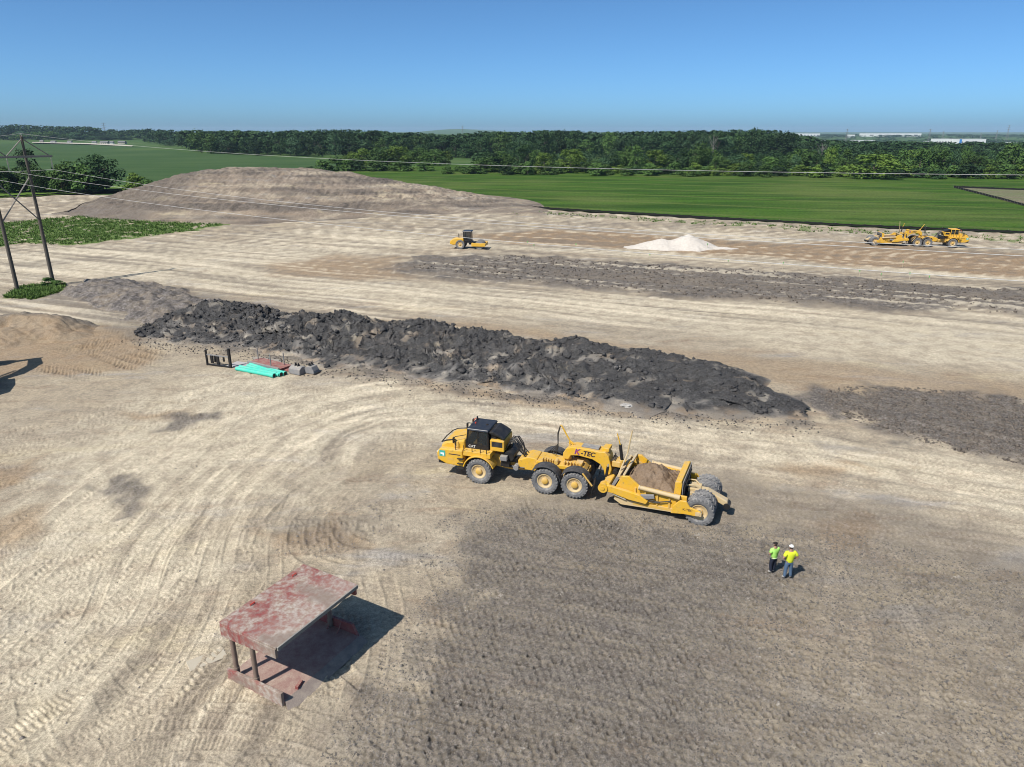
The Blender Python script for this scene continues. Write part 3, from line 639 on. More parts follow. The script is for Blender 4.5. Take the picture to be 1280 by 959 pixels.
# dug bank with a flat bucket-smoothed face at the left edge
bx0, bx1, by0, by1 = -66, -40, 58, 83
gx, gy = np.meshgrid(np.linspace(bx0, bx1, 200), np.linspace(by0, by1, 160))
cx_, cy_ = G(20, 425)[:2]
s_ = (gx - cx_) * 0.93 + (gy - cy_) * 0.36; q_ = -(gx - cx_) * 0.36 + (gy - cy_) * 0.93
zz = 1.6 * sst(-3.6, 1.4, q_ + .9 * fbm(gx / 4, gy / 4, 2, 250)) * sst(6.5, 3.5, q_) * sst(8.5, 3.0, s_) * sst(-17, -9, s_)
zz += 0.6 * sst(1.9, 2.5, q_ + 0.25 * s_) * sst(5.5, 4.2, q_) * sst(6, 1, s_) - 0.22
zz += (0.05 + 0.05 * sst(2, 4, q_)) * fbm(gx / 1.1, gy / 1.1, 3, 251) + (0.22 * fbm(gx / 3.0, gy / 3.0, 3, 253) + .1 * (1 - np.abs(fbm(gx / 1.2, gy / 1.2, 3, 254)) - .6)) * sst(-.1, .4, zz)
zz -= .9 * sst(1.0, 1.25, q_) * sst(2.9, 2.5, q_) * (sst(-7.5, -7.35, s_) * sst(-3.6, -5.6, s_) + .8 * sst(-2.6, -2.5, s_) * sst(-.6, -1.6, s_)) * sst(.2, .5, zz)
zz -= 0.07 * sst(0.75, 0.95, np.sin(q_ * 2.2 + s_ * 2.4)) * sst(.3, .6, zz)
dk = 0.25 + 0.5 * sst(2.0, 3.6, q_ + 0.3 * fbm(gx / 1.5, gy / 1.5, 2, 255)); br_ = np.clip(0.75 + 0.3 * fbm(gx / 2, gy / 2, 3, 257), 0, 1) * (1 - sst(2.5, 4, q_))
me = np_mesh('dug_bank', np.stack([gx.ravel(), gy.ravel(), zz.ravel()], 1), grid_faces(160, 200), {'soilA': np.stack([dk, br_, 0.15 + 0 * dk], -1).reshape(-1, 3), 'soilB': np.tile(np.array([[0, .5, .5]]), (200 * 160, 1))})
b = bmesh.new(); b.from_mesh(me); bmesh.ops.delete(b, geom=[v for v in b.verts if v.co.z < -0.3 or (v.co.x > bx1 - 1)], context='VERTS'); b.to_mesh(me); b.free()
tag(put('dug_bank', me, soil_material('bank_soil')), 'brown earth bank with a cut face at the left edge', 'earth bank')

# grey spoil slope between the pole and the dark heap
P0 = PX([(60, 366), (110, 349), (190, 353), (270, 372), (330, 386), (255, 396), (200, 412), (150, 400)])
gx, gy = np.meshgrid(np.linspace(P0[:, 0].min() - 4, P0[:, 0].max() + 4, 260), np.linspace(P0[:, 1].min() - 4, P0[:, 1].max() + 4, 130))
sd = poly_sd(gx + 1.5 * fbm(gx / 5, gy / 5, 2, 260), gy + 1.5 * fbm(gx / 5, gy / 5 + 9, 2, 261), P0)
zz = 1.15 * sst(-1.5, 5.0, sd) - 0.3 + sst(-1, 2, sd) * (0.3 * fbm(gx / 1.6, gy / 1.6, 4, 262, .6) + 0.12 * fbm((gx + gy) / 1.2, (gx - gy) / 7, 2, 264))
me = np_mesh('grey_spoil_bank', np.stack([gx.ravel(), gy.ravel(), zz.ravel()], 1), grid_faces(130, 260), {'soilA': np.stack([np.clip(0.85 + 0.3 * fbm(gx / 3, gy / 3, 3, 266), 0, 1) * sst(-1.2, 1.5, sd), 0.2 + 0 * sd, 0 * sd], -1).reshape(-1, 3), 'soilB': np.tile(np.array([[0, .5, .5]]), (260 * 130, 1))}, smooth=False)
b = bmesh.new(); b.from_mesh(me); bmesh.ops.delete(b, geom=[v for v in b.verts if v.co.z < -0.25], context='VERTS'); b.to_mesh(me); b.free()
tag(put('grey_spoil_bank', me, soil_material('spoil_soil', dark=(0.13, 0.115, 0.105), scale=.6)), 'low grey spoil bank running from the wooden poles to the dark heap', 'soil heap')

# loose clods: unit lump, scattered with numpy into single masses
def lumps(name, pos, size, mat, seed, octa=False):
    rg = np.random.default_rng(seed)
    ico = bmesh.new(); bmesh.ops.create_icosphere(ico, subdivisions=1, radius=1.0); ico.verts.ensure_lookup_table()
    uv = np.array([v.co[:] for v in ico.verts]); fc = np.array([[v.index for v in f.verts] for f in ico.faces]); ico.free()
    if octa: uv = np.array([[1, 0, -.2], [0, 1, -.2], [-1, 0, -.2], [0, -1, -.2], [0, 0, 1.]]); fc = np.array([[0, 1, 4], [1, 2, 4], [2, 3, 4], [3, 0, 4]])
    N = len(pos); V = uv[None] * (0.35 + 1.0 * rg.random((N, len(uv), 1))); a = rg.random(N) * 6.28
    sc = size[:, None] * (0.65 + 0.7 * rg.random((N, 3))); V = V * sc[:, None, :]
    ca, sa = np.cos(a)[:, None], np.sin(a)[:, None]; x = V[..., 0] * ca - V[..., 1] * sa; y = V[..., 0] * sa + V[..., 1] * ca
    V = np.stack([x, y, V[..., 2] * 0.75], -1) + pos[:, None, :]
    F = (fc[None] + (np.arange(N) * len(uv))[:, None, None]).reshape(-1, 3)
    return put(name, np_mesh(name, V.reshape(-1, 3), F, smooth=False), mat)
def clod_mat(name, c1, c2, pale):
    t = NT(name); p = t.pos(); n = t.noise(1.1, 4, p); v = t.n('TexWhiteNoise'); t.l(p, v.inputs['Vector'])
    n2 = t.noise(5, 4, p, .7); t.bump(n2, .6, .05)
    c = t.mix(t.ramp(n2, .3, .7), c1, c2); c = t.mix(t.ramp(n, .62, .72), c, pale); return t.fin(c, .95, 0, .15)
CL1 = clod_mat('dark_clods', (0.040, 0.038, 0.038), (0.085, 0.080, 0.077), (0.20, 0.185, 0.17))
CL2 = clod_mat('brown_clods', (0.16, 0.14, 0.12), (0.24, 0.21, 0.18), (0.28, 0.25, 0.21))
rg = np.random.default_rng(21)
Hf = HEAP[14:72].reshape(-1, 3); pick = Hf[rg.integers(0, len(Hf), 9000)]; pick = pick[(pick[:, 2] > 0.12)]
ef = np.vstack([HEAP_FRONT[rg.integers(0, len(HEAP_FRONT), 1500)], HEAP_BACK[rg.integers(0, len(HEAP_BACK), 500)]]); ef[:, :2] += rg.normal(size=(2000, 2)) * .9 + np.array([0, -.3]); ef[:, 2] = hsite(ef[:, 0], ef[:, 1])
keep = rg.random(len(pick)) < np.where(pick[:, 0] > 12, 0.45, 1.0); pick = np.vstack([pick[keep], ef])
tag(lumps('heap_clods', pick + np.array([0, 0, 0.03]), 0.025 + 0.06 * rg.random(len(pick)) + 0.3 * rg.random(len(pick)) ** 14 * (np.arange(len(pick)) < len(pick) - 2000), CL1, 22), 'loose dark clods strewn over the dark soil heap', 'clods', kind='stuff')
def scatter(px, n, seed):
    poly = PX(px); rg = np.random.default_rng(seed); lo, hi = poly.min(0), poly.max(0)
    p = lo + (hi - lo) * rg.random((n * 3, 2)); p = p[poly_sd(p[:, 0], p[:, 1], poly) > 0][:n]; return p
pts = scatter([(560, 665), (640, 636), (800, 650), (1080, 690), (1290, 745), (1290, 975), (380, 975), (430, 900), (520, 780)], 3600, 31)
pts = np.vstack([pts, scatter([(340, 700), (370, 640), (480, 630), (500, 660), (420, 700)], 500, 32), scatter([(0, 560), (560, 560), (560, 970), (0, 970)], 700, 33), scatter([(60, 360), (300, 372), (320, 390), (180, 430)], 500, 34)])
cr = scatter([(530, 660), (600, 632), (800, 640), (1080, 670), (1400, 745), (1400, 1000), (380, 1000), (420, 900), (500, 780)], 60000, 39)
cdk = soils(cr[:, 0], cr[:, 1])[0]; cr = cr[rg.random(len(cr)) < np.clip(cdk * 1.5 - .1, 0, 1)]
CL4 = clod_mat('fill_crumbs', (0.075, 0.066, 0.059), (0.20, 0.178, 0.155), (0.33, 0.295, 0.25))
tag(lumps('fill_crumbs', np.column_stack([cr, hsite(cr[:, 0], cr[:, 1])]), 0.03 + 0.055 * rg.random(len(cr)) ** 2, CL4, 40, True), 'crumbly dark fill covering the right foreground', 'clods', kind='stuff')
z0 = hsite(pts[:, 0], pts[:, 1])
tag(lumps('soil_crumbs', np.column_stack([pts, z0]), 0.02 + 0.05 * rg.random(len(pts)) ** 3, CL2, 35), 'small crumbs of soil over the foreground', 'clods', kind='stuff')
pts = np.vstack([scatter([(1020, 492), (1060, 483), (1140, 485), (1280, 498), (1400, 508), (1400, 605), (1280, 582), (1200, 564), (1120, 546), (1050, 519)], 3600, 36), scatter([(500, 335), (640, 320), (800, 331), (1000, 345), (1300, 366), (1300, 393), (1100, 387), (900, 374), (700, 357)], 3200, 37)])
z0 = hsite(pts[:, 0], pts[:, 1])
CL3 = clod_mat('topsoil_clods', (0.078, 0.064, 0.053), (0.165, 0.137, 0.112), (0.23, 0.19, 0.15))
tag(lumps('topsoil_clods', np.column_stack([pts, z0]), (0.05 + 0.15 * rg.random(len(pts)) ** 2.5) * np.where(pts[:, 1] > 90, 1.5, 1.0), CL3, 38), 'dark clods covering the topsoil strips', 'clods', kind='stuff')

# pale stones lying on and beside the dark heap, each its own thing
def boulder(px, py, z, r, label, mat, seed, sq=(1.3, 1, .7)):
    b = bmesh.new(); bmesh.ops.create_icosphere(b, subdivisions=3, radius=1.0); rgl = random.Random(seed); of = rgl.random() * 50
    for v in b.verts:
        c = v.co; d = 1 + 0.45 * float(pn(np.array([c.x * 1.6 + of]), np.array([c.y * 1.6 + c.z * 2.1]), 3)[0]) + 0.08 * float(pn(np.array([c.x * 4 + of]), np.array([c.y * 4 - c.z * 5]), 5)[0])
        v.co = Vector((c.x * sq[0], c.y * sq[1], c.z * sq[2])) * d * r
    m = bpy.data.meshes.new('stone'); b.to_mesh(m); b.free(); g = G(px, py, z)
    o = put('stone', m, mat, loc=(g[0], g[1], z + r * sq[2] * .35)); o.rotation_euler = (0, 0, rgl.random() * 3); return tag(o, label, 'stone', 'pale lumps by the dark heap')
PALE = soil_material('pale_clay_lump', (0.40, 0.38, 0.35), attr=False)
for i, (px, py, z, r, lb) in enumerate([(363, 411, 1.5, .75, 'large pale clay lump near the top of the dark heap'), (382, 424, 1.2, .3, 'small pale clay lump below the large one on the dark heap'),
    (594, 420, 1.7, .5, 'pale clay lump on the crest of the dark heap above the truck'), (783, 508, .05, .42, 'white chalky lump at the foot of the dark heap behind the scraper'),
    (653, 424, 1.6, .3, 'small white stone on the crest right of the clay lump'), (575, 446, .9, .3, 'small pale stone halfway down the dark heap'),
    (834, 446, 1.2, .45, 'pale stone near the right crest of the dark heap'), (905, 480, .6, .4, 'grey pale stone on the right end of the dark heap')]):
    boulder(px, py, z * .55, r * .72, lb, PALE, 300 + i, (1.5, 1, .5))
# ------------------------------------------------------------------ vegetation
def leaf_mat(name, c1, c2, rnd=0.8):
    t = NT(name); oi = t.n('ObjectInfo'); p = t.pos(); n1 = t.noise(0.35, 4, p); n2 = t.noise(2.2, 3, p, .6)
    c = t.mix(t.ramp(t.math('ADD', t.math('MULTIPLY', n1, .5), t.math('MULTIPLY', n2, .5)), .32, .68), c1, c2)
    g = t.math('ADD', 1 - rnd / 2, t.math('MULTIPLY', oi.outputs['Random'], rnd)); mm = t.n('VectorMath', operation='SCALE'); t.l(c, mm.inputs[0]); t.l(g, mm.inputs['Scale'])
    t.fin(mm.outputs[0], .75, 0, .25)
    tr = t.n('BsdfTranslucent'); t.l(mm.outputs[0], tr.inputs['Color']); ms = t.n('MixShader'); ms.inputs[0].default_value = 0.18
    out = t.t.nodes['Material Output']; t.l(t.b.outputs[0], ms.inputs[1]); t.l(tr.outputs[0], ms.inputs[2]); t.l(ms.outputs[0], out.inputs['Surface'])
    return t.m
LEAF = {'dark': leaf_mat('dark_leaves', (0.018, 0.046, 0.014), (0.036, 0.074, 0.022)),
        'mid': leaf_mat('green_leaves', (0.044, 0.094, 0.020), (0.082, 0.142, 0.032)),
        'light': leaf_mat('light_leaves', (0.070, 0.125, 0.018), (0.125, 0.185, 0.03)),
        'blue': leaf_mat('bluish_leaves', (0.034, 0.078, 0.034), (0.062, 0.112, 0.048))}
BARK = mat_paint('bark', (0.09, 0.075, 0.06), .9, .1)
def crown_cloud(rg, n, shape, leaf, nl):
    """unit crown: z 0..1 above the clear stem, radius about 0.5; returns tri verts"""
    lob = []
    for i in range(nl):
        a = rg.random() * 6.28; h = rg.random()
        prof = {'round': math.sin(math.pi * (0.12 + 0.80 * h)) ** .7, 'oval': math.sin(math.pi * (0.1 + 0.84 * h)) ** .8, 'cone': (1 - h) ** .8 + .08, 'bush': math.cos(h * 1.35)}[shape]
        r = 0.40 * prof * math.sqrt(rg.random() * .8 + .2); s = 0.11 + 0.13 * rg.random() * (1.1 - .5 * h)
        lob.append((r * math.cos(a), r * math.sin(a), 0.06 + h * 0.84, s, s * (0.7 + .4 * rg.random())))
    lob = np.array(lob); k = rg.choice(len(lob), n, p=lob[:, 3] ** 2 / (lob[:, 3] ** 2).sum()); L = lob[k]
    d = rg.normal(size=(n, 3)); d /= np.linalg.norm(d, axis=1)[:, None]; d[:, 2] = np.where(d[:, 2] < -.3, -d[:, 2], d[:, 2])
    rad = 0.62 + 0.42 * rg.random((n, 1)); c = L[:, :3] + d * rad * np.stack([L[:, 3], L[:, 3], L[:, 4]], 1)
    nn = d + 0.55 * rg.normal(size=(n, 3)); nn[:, 2] += .25; nn /= np.linalg.norm(nn, axis=1)[:, None]
    u = np.cross(nn, rg.normal(size=(n, 3))); u /= np.linalg.norm(u, axis=1)[:, None] + 1e-9; v = np.cross(nn, u); s = leaf * (0.6 + .8 * rg.random((n, 1)))
    q = np.stack([c - u * s * .6 - v * s * .5, c + u * s * .7 - v * s * .2, c + v * s * .9 + u * s * .1, c - u * s * .7 + v * s * .35], 1)
    return q
def tree_proto(name, shape, leafm, seed, n=1500, leaf=0.036, nl=34, stem=0.06, spread=0.9):
    rg = np.random.default_rng(seed); q = crown_cloud(rg, n, shape, leaf, nl); q[..., :2] *= spread; q[..., 2] = stem + q[..., 2] * (1 - stem)
    root = empty(name, (0, 0, 0)); put('crown', np_mesh('crown', q.reshape(-1, 3), np.arange(n * 4).reshape(-1, 4), smooth=False), leafm, root)
    m = MB(); m.tube([(0, 0, -.02), (.005, 0, stem), (.01, .005, .45), (.0, .01, .72)], [.024, .018, .012, .004], 7)
    for i in range(6):
        a = rg.random() * 6.28; h = stem + .08 + .4 * rg.random(); r = .22 + .12 * rg.random(); m.tube([(0, 0, h), (r * .5 * math.cos(a), r * .5 * math.sin(a), h + .12), (r * math.cos(a), r * math.sin(a), h + .2)], [.009, .006, .002], 5)
    m.build('trunk', BARK, root); return root
PROTO = {}
for kind, shape, lm in [('dark', 'round', 'dark'), ('dark2', 'oval', 'dark'), ('mid', 'round', 'mid'), ('mid2', 'oval', 'mid'), ('light', 'round', 'light'), ('blue', 'oval', 'blue'), ('bush', 'bush', 'mid'), ('bushl', 'bush', 'light'), ('bushd', 'bush', 'dark')]:
    sd = sum(map(ord, kind)); b = shape == 'bush'
    PROTO[kind] = (tree_proto('shrub' if b else 'tree', shape, LEAF[lm], sd, 1300 if b else 1700, .05 if b else .036, 26 if b else 38, .02 if b else .05, 1.25 if b else .95), [0])
def tree(kind, x, y, h, wd, label, group, z=None):
    root, used = PROTO[kind]
    o = root if not used[0] else copy_tree(root); used[0] = 1
    if z is None: z = float(far_height(np.array([x]), np.array([y]))[0]) if y > 330 else 0.0
    o.location = (x, y, z); o.scale = (wd, wd, h); o.rotation_euler = (0, 0, random.random() * 6.28)
    return tag(o, label, 'shrub' if 'bush' in kind else 'tree', group)
def px_tree(kind, px, ybase, ytop, wpx, label, group, Y=None):
    """tree whose foot shows at (px, ybase) on the land, or stands at distance Y with its top at ytop"""
    if Y is None: Y = G(px, ybase)[1]
    top = AT(px, ytop, Y); z = float(far_height(np.array([top[0]]), np.array([Y]))[0]) if Y > 330 else 0.0
    dep = Y * CP + CAM_H * SP; return tree(kind, top[0], Y, top[2] - z, wpx / FPX * dep, label, group, z)
rt = random.Random(5)
LOOK = {'dark': 'dark round', 'dark2': 'dark tall', 'mid': 'green round', 'mid2': 'green tall', 'light': 'light green', 'blue': 'bluish green', 'bush': 'green', 'bushl': 'light green', 'bushd': 'dark'}
def where(x):
    for lim, s in ((300, 'left of the stockpile top'), (440, 'above the stockpile'), (560, 'above the stockpile slope'), (650, 'above the compactor'), (770, 'left of the gravel pile'), (870, 'above the gravel pile'), (960, 'right of the gravel pile'), (1060, 'left of the distant scraper'), (1140, 'above the distant scraper'), (1215, 'above the distant hauler')):
        if x < lim: return s
    return 'at the right edge'
# left hedge behind the poles
g = 'bushes and trees of the hedge behind the wooden poles'
px_tree('dark', 121, 239, 193, 60, 'large dark round tree at the right end of the left hedge', g)
px_tree('dark2', 28, 236, 186, 42, 'dark round tree right behind the pole top and crossarm', g)
px_tree('mid', 88, 240, 200, 46, 'green tree left of the large dark round one in the hedge', g)
px_tree('bushl', 166, 240, 215, 26, 'small light green bush at the foot of the stockpile', g)
px_tree('bush', 184, 240, 224, 24, 'low green bush right of the small light one', g)
for i in range(26):
    x = -120 + i * 9.5 + rt.uniform(-3, 3); k = rt.choice(['bush', 'bushd', 'bush', 'mid']); px_tree(k, x, 241 - 0.012 * x + rt.uniform(-2, 1), rt.uniform(203, 217), rt.uniform(26, 40), LOOK[k] + ' bush in the left hedge, ' + ('left of the poles' if x < 5 else 'between the pole and the large dark tree' if x < 90 else 'by the large dark tree'), g)
# willow-like clump and bushes behind the stockpile
g = 'light rounded trees of the clump behind the stockpile'
for x, t_, w_ in [(452, 186, 34), (474, 182.5, 38), (498, 183, 40), (522, 184, 36), (543, 186, 34), (556, 189, 26), (438, 190, 24), (486, 187, 34), (510, 188, 34)]:
    px_tree(rt.choice(['light', 'mid', 'light']), x, 207 + rt.uniform(-1, 2), t_, w_, ('left' if x < 470 else 'middle' if x < 515 else 'right') + ' part light rounded tree in the clump behind the stockpile', g)
g = 'bushes along the field edge behind the stockpile'
for x, t_, w_ in [(402, 200, 22), (420, 196, 28), (434, 199, 22), (388, 208, 14), (372, 210, 13), (446, 201, 24), (470, 200, 30), (500, 201, 30), (530, 202, 26)]:
    px_tree(rt.choice(['bushd', 'bush']), x, 214, t_, w_, 'dark bush at the field edge behind the stockpile, ' + ('left of the tree clump' if x < 440 else 'under the tree clump'), g)
# hedgerow trees beyond the big green field
g = 'tall trees of the hedgerow beyond the green field'
prof = [(600, 192), (618, 184), (640, 179), (665, 178), (690, 181), (705, 186), (725, 185), (740, 190), (755, 189), (775, 181), (800, 178), (825, 184), (840, 190), (860, 180), (880, 177), (900, 188), (925, 193), (950, 192), (985, 190), (1010, 184), (1040, 181), (1060, 180), (1085, 186), (1110, 184), (1140, 182), (1165, 181), (1190, 183), (1215, 181), (1240, 184), (1265, 181), (1300, 182), (1340, 180), (1400, 183)]
px_ = [p[0] for p in prof]; py_ = [p[1] for p in prof]
for i in range(74):
    x = 604 + i * 10.8 + rt.uniform(-4, 4); k = rt.choices(['dark', 'dark2', 'mid', 'blue', 'mid2', 'light'], [2, 1, 4, 4, 3, 2])[0]
    px_tree(k, x, 214 + (x - 600) * .009 + rt.uniform(-3, 1.5), np.interp(x, px_, py_) + rt.uniform(-1, 12), rt.uniform(17, 46), LOOK[k] + ' tree in the field hedgerow, ' + where(x), g)
px_tree('light', 1095, 224, 193, 74, 'wide light green rounded tree in front of the hedgerow at right', g)
px_tree('light', 935, 217, 192, 26, 'yellow green tree in the hedgerow right of centre', g)
g = 'low shrubs along the far side of the green field'
for i in range(72):
    x = 562 + i * 11.4 + rt.uniform(-5, 5); k = rt.choices(['bush', 'bushl', 'bushd'], [3, 2, 2])[0]; px_tree(k, x, 216.5 + (x - 600) * .010 + rt.uniform(-2, 2), 203 + (x - 600) * .006 + rt.uniform(-3, 7), rt.uniform(14, 30), 'low ' + LOOK[k] + ' shrub beyond the field, ' + where(x), g)
# front rank of the far woods
g = 'trees at the front of the far woods'
wood = [(-120, 157), (0, 154), (60, 157), (110, 158), (150, 163), (180, 160), (240, 161), (300, 161), (350, 162), (400, 159), (440, 160), (500, 163), (545, 166), (560, 168), (590, 163), (640, 162), (700, 161), (740, 163), (800, 162), (860, 161), (960, 160), (1000, 166), (1020, 172), (1060, 176), (1120, 176), (1180, 177), (1300, 177), (1400, 176)]
wx = [p[0] for p in wood]; wy = [p[1] for p in wood]
def wood_Y(x): return np.interp(x, [-200, 180, 250, 420, 620, 1000, 1400], [1700, 1450, 760, 700, 660, 640, 620])
for i in range(92):
    x = 205 + i * 11.7 + rt.uniform(-4, 4); Y = wood_Y(x) + rt.uniform(-30, 20); top = np.interp(x, wx, wy)
    k = rt.choices(['dark', 'dark2', 'mid', 'blue', 'mid2'], [4, 3, 2, 2, 1])[0]; px_tree(k, x, 0, top + rt.uniform(0, 17), rt.uniform(22, 38), LOOK[k] + ' tree at the front of the far woods, ' + where(x), g, Y)
for i in range(44):
    x = -90 + i * 7.0 + rt.uniform(-2, 2); k = rt.choice(['dark', 'dark2', 'blue', 'mid']); px_tree(k, x, 0, np.interp(x, wx, wy) + rt.uniform(6, 13), rt.uniform(18, 30), LOOK[k] + ' tree behind the distant houses' + (' left of the pole top' if x < 27 else ' right of the pole top' if x < 110 else ', above the right hand houses' if x < 160 else ', right of the houses'), 'trees behind the distant houses', 1640 + rt.uniform(-50, 60))
# the woods behind read as one mass
rg = np.random.default_rng(77); un = crown_cloud(rg, 150, 'round', .085, 16); VV = []
def mass(x, Y, top, wd):
    p = AT(x, top, Y); z = float(far_height(np.array([p[0]]), np.array([Y]))[0]); h = max(6.0, p[2] - z); dep = Y * CP + CAM_H * SP; wm = wd / FPX * dep
    a = rg.random() * 6.28; q = un[rg.integers(0, len(un), 105)]; xx = q[..., 0] * math.cos(a) - q[..., 1] * math.sin(a); yy_ = q[..., 0] * math.sin(a) + q[..., 1] * math.cos(a)
    VV.append(np.stack([p[0] + xx * wm, Y + yy_ * wm, z + q[..., 2] * h], -1))
for i in range(1500):
    x = rg.uniform(-160, 1440); Y = wood_Y(x) + rg.uniform(10, 420) + (150 if x < 180 else 0); mass(x, Y, np.interp(x, wx, wy) + rg.uniform(-1.5, 8), rg.uniform(24, 40) * (700 / Y) ** .5)
for i in range(380):
    x = rg.uniform(590, 1440); mass(x, rg.uniform(440, 600), rg.uniform(184, 195) + (0 if x > 1000 else 4), rg.uniform(12, 22))
for i in range(620):
    x = rg.uniform(900, 1440); Y = 10 ** rg.uniform(3.05, 3.75); b_ = AT(x, 170, Y); zt = float(far_height(np.array([b_[0]]), np.array([Y]))[0]) + rg.uniform(9, 15); py = 479.5 + FPX * ((-(zt - CAM_H) * CP - Y * SP) / (Y * CP - (zt - CAM_H) * SP)); mass(x, Y, py, rg.uniform(12, 30))
V = np.concatenate(VV); put_o = put('far_woodland', np_mesh('far_woodland', V.reshape(-1, 3), np.arange(len(V) * 4).reshape(-1, 4), smooth=False), LEAF['dark'])
tag(put_o, 'dark far woodland stretching across the horizon', 'woodland', kind='stuff')
# bare dead tree in the hedgerow
m = MB(); rgd = random.Random(3)
m.tube([(0, 0, 0), (.2, 0, 6), (0, .2, 13)], [.45, .35, .12], 7)
for i in range(16):
    a = rgd.random() * 6.28; h = 5 + rgd.random() * 7; L = 2.5 + rgd.random() * 3; m.tube([(0, 0, h), (L * .5 * math.cos(a), L * .5 * math.sin(a), h + L * .6), (L * math.cos(a), L * math.sin(a), h + L * 1.3)], [.2, .12, .04], 5)
for nm, px, lb in (('dead_tree', 893, 'pale bare dead tree among the dark woods right of centre'), ('dead_tree', 1029, 'pale bare dead tree at the right end of the high woods')):
    p = AT(px, 170 if px < 1000 else 180, 600 if px < 1000 else 590); o = put(nm, m.mesh('dead_tree') if px < 1000 else bpy.data.meshes['dead_tree'], mat_paint('bleached_wood', (.17, .155, .135), .9, 0) if px < 1000 else MATS['bleached_wood'])
    o.location = (p[0], p[1], p[2] - 16); tag(o, lb, 'tree')
# weeds: blades on the grassy patches
def tufts(name, polys, n, h, mat, seed, label):
    rg = np.random.default_rng(seed); P = np.vstack([scatter(p, int(n * f), seed + i) for i, (p, f) in enumerate(polys)]); gr = soils(P[:, 0], P[:, 1])[3]
    P = P[rg.random(len(P)) < np.clip(gr * 1.1 + .02, 0, 1)]; N = len(P); z = hsite(P[:, 0], P[:, 1]); k = 5
    a = rg.random((N, k)) * 6.28; r = .12 + .25 * rg.random((N, k)); hh = h * (.5 + rg.random((N, k)))
    bx = P[:, None, 0] + r * np.cos(a) * .5; by = P[:, None, 1] + r * np.sin(a) * .5; w_ = .05 + .10 * rg.random((N, k))
    v0 = np.stack([bx - w_ * np.sin(a), by + w_ * np.cos(a), np.broadcast_to(z[:, None], a.shape) - .02], -1); v1 = np.stack([bx + w_ * np.sin(a), by - w_ * np.cos(a), np.broadcast_to(z[:, None], a.shape) - .02], -1)
    v2 = np.stack([bx + r * 1.3 * np.cos(a), by + r * 1.3 * np.sin(a), z[:, None] + hh], -1); V = np.stack([v0, v1, v2], 2).reshape(-1, 3)
    tag(put(name, np_mesh(name, V, np.arange(len(V)).reshape(-1, 3), smooth=False), mat), label, 'weeds', kind='stuff')
WEED = leaf_mat('weed_leaves', (0.055, 0.115, 0.018), (0.12, 0.185, 0.04), 0)
tufts('weeds', [([(-60, 284), (60, 272), (140, 269), (290, 277), (240, 289), (100, 305), (-60, 312)], .62), ([(640, 263), (900, 277), (1060, 286), (1280, 295), (1340, 298), (1340, 306), (1280, 304), (900, 284), (640, 268)], .30), ([(5, 372), (25, 358), (84, 356), (70, 367), (40, 374)], .08)], 11000, .34, WEED, 91, 'green weeds growing in patches on the bare soil')
for px, py, lb in ((62, 357, 'leafy weed clump at the foot of the right wooden pole'), (72, 358, 'small leafy weed right of the right wooden pole')):
    g_ = G(px, py); o = copy_tree(PROTO['bush'][0]); o.location = (g_[0], g_[1], 0.1); o.scale = (2.0, 2.0, 1.1 if px < 70 else .8); o.name = 'weed_clump'; tag(o, lb, 'weed', 'weed clumps by the poles')
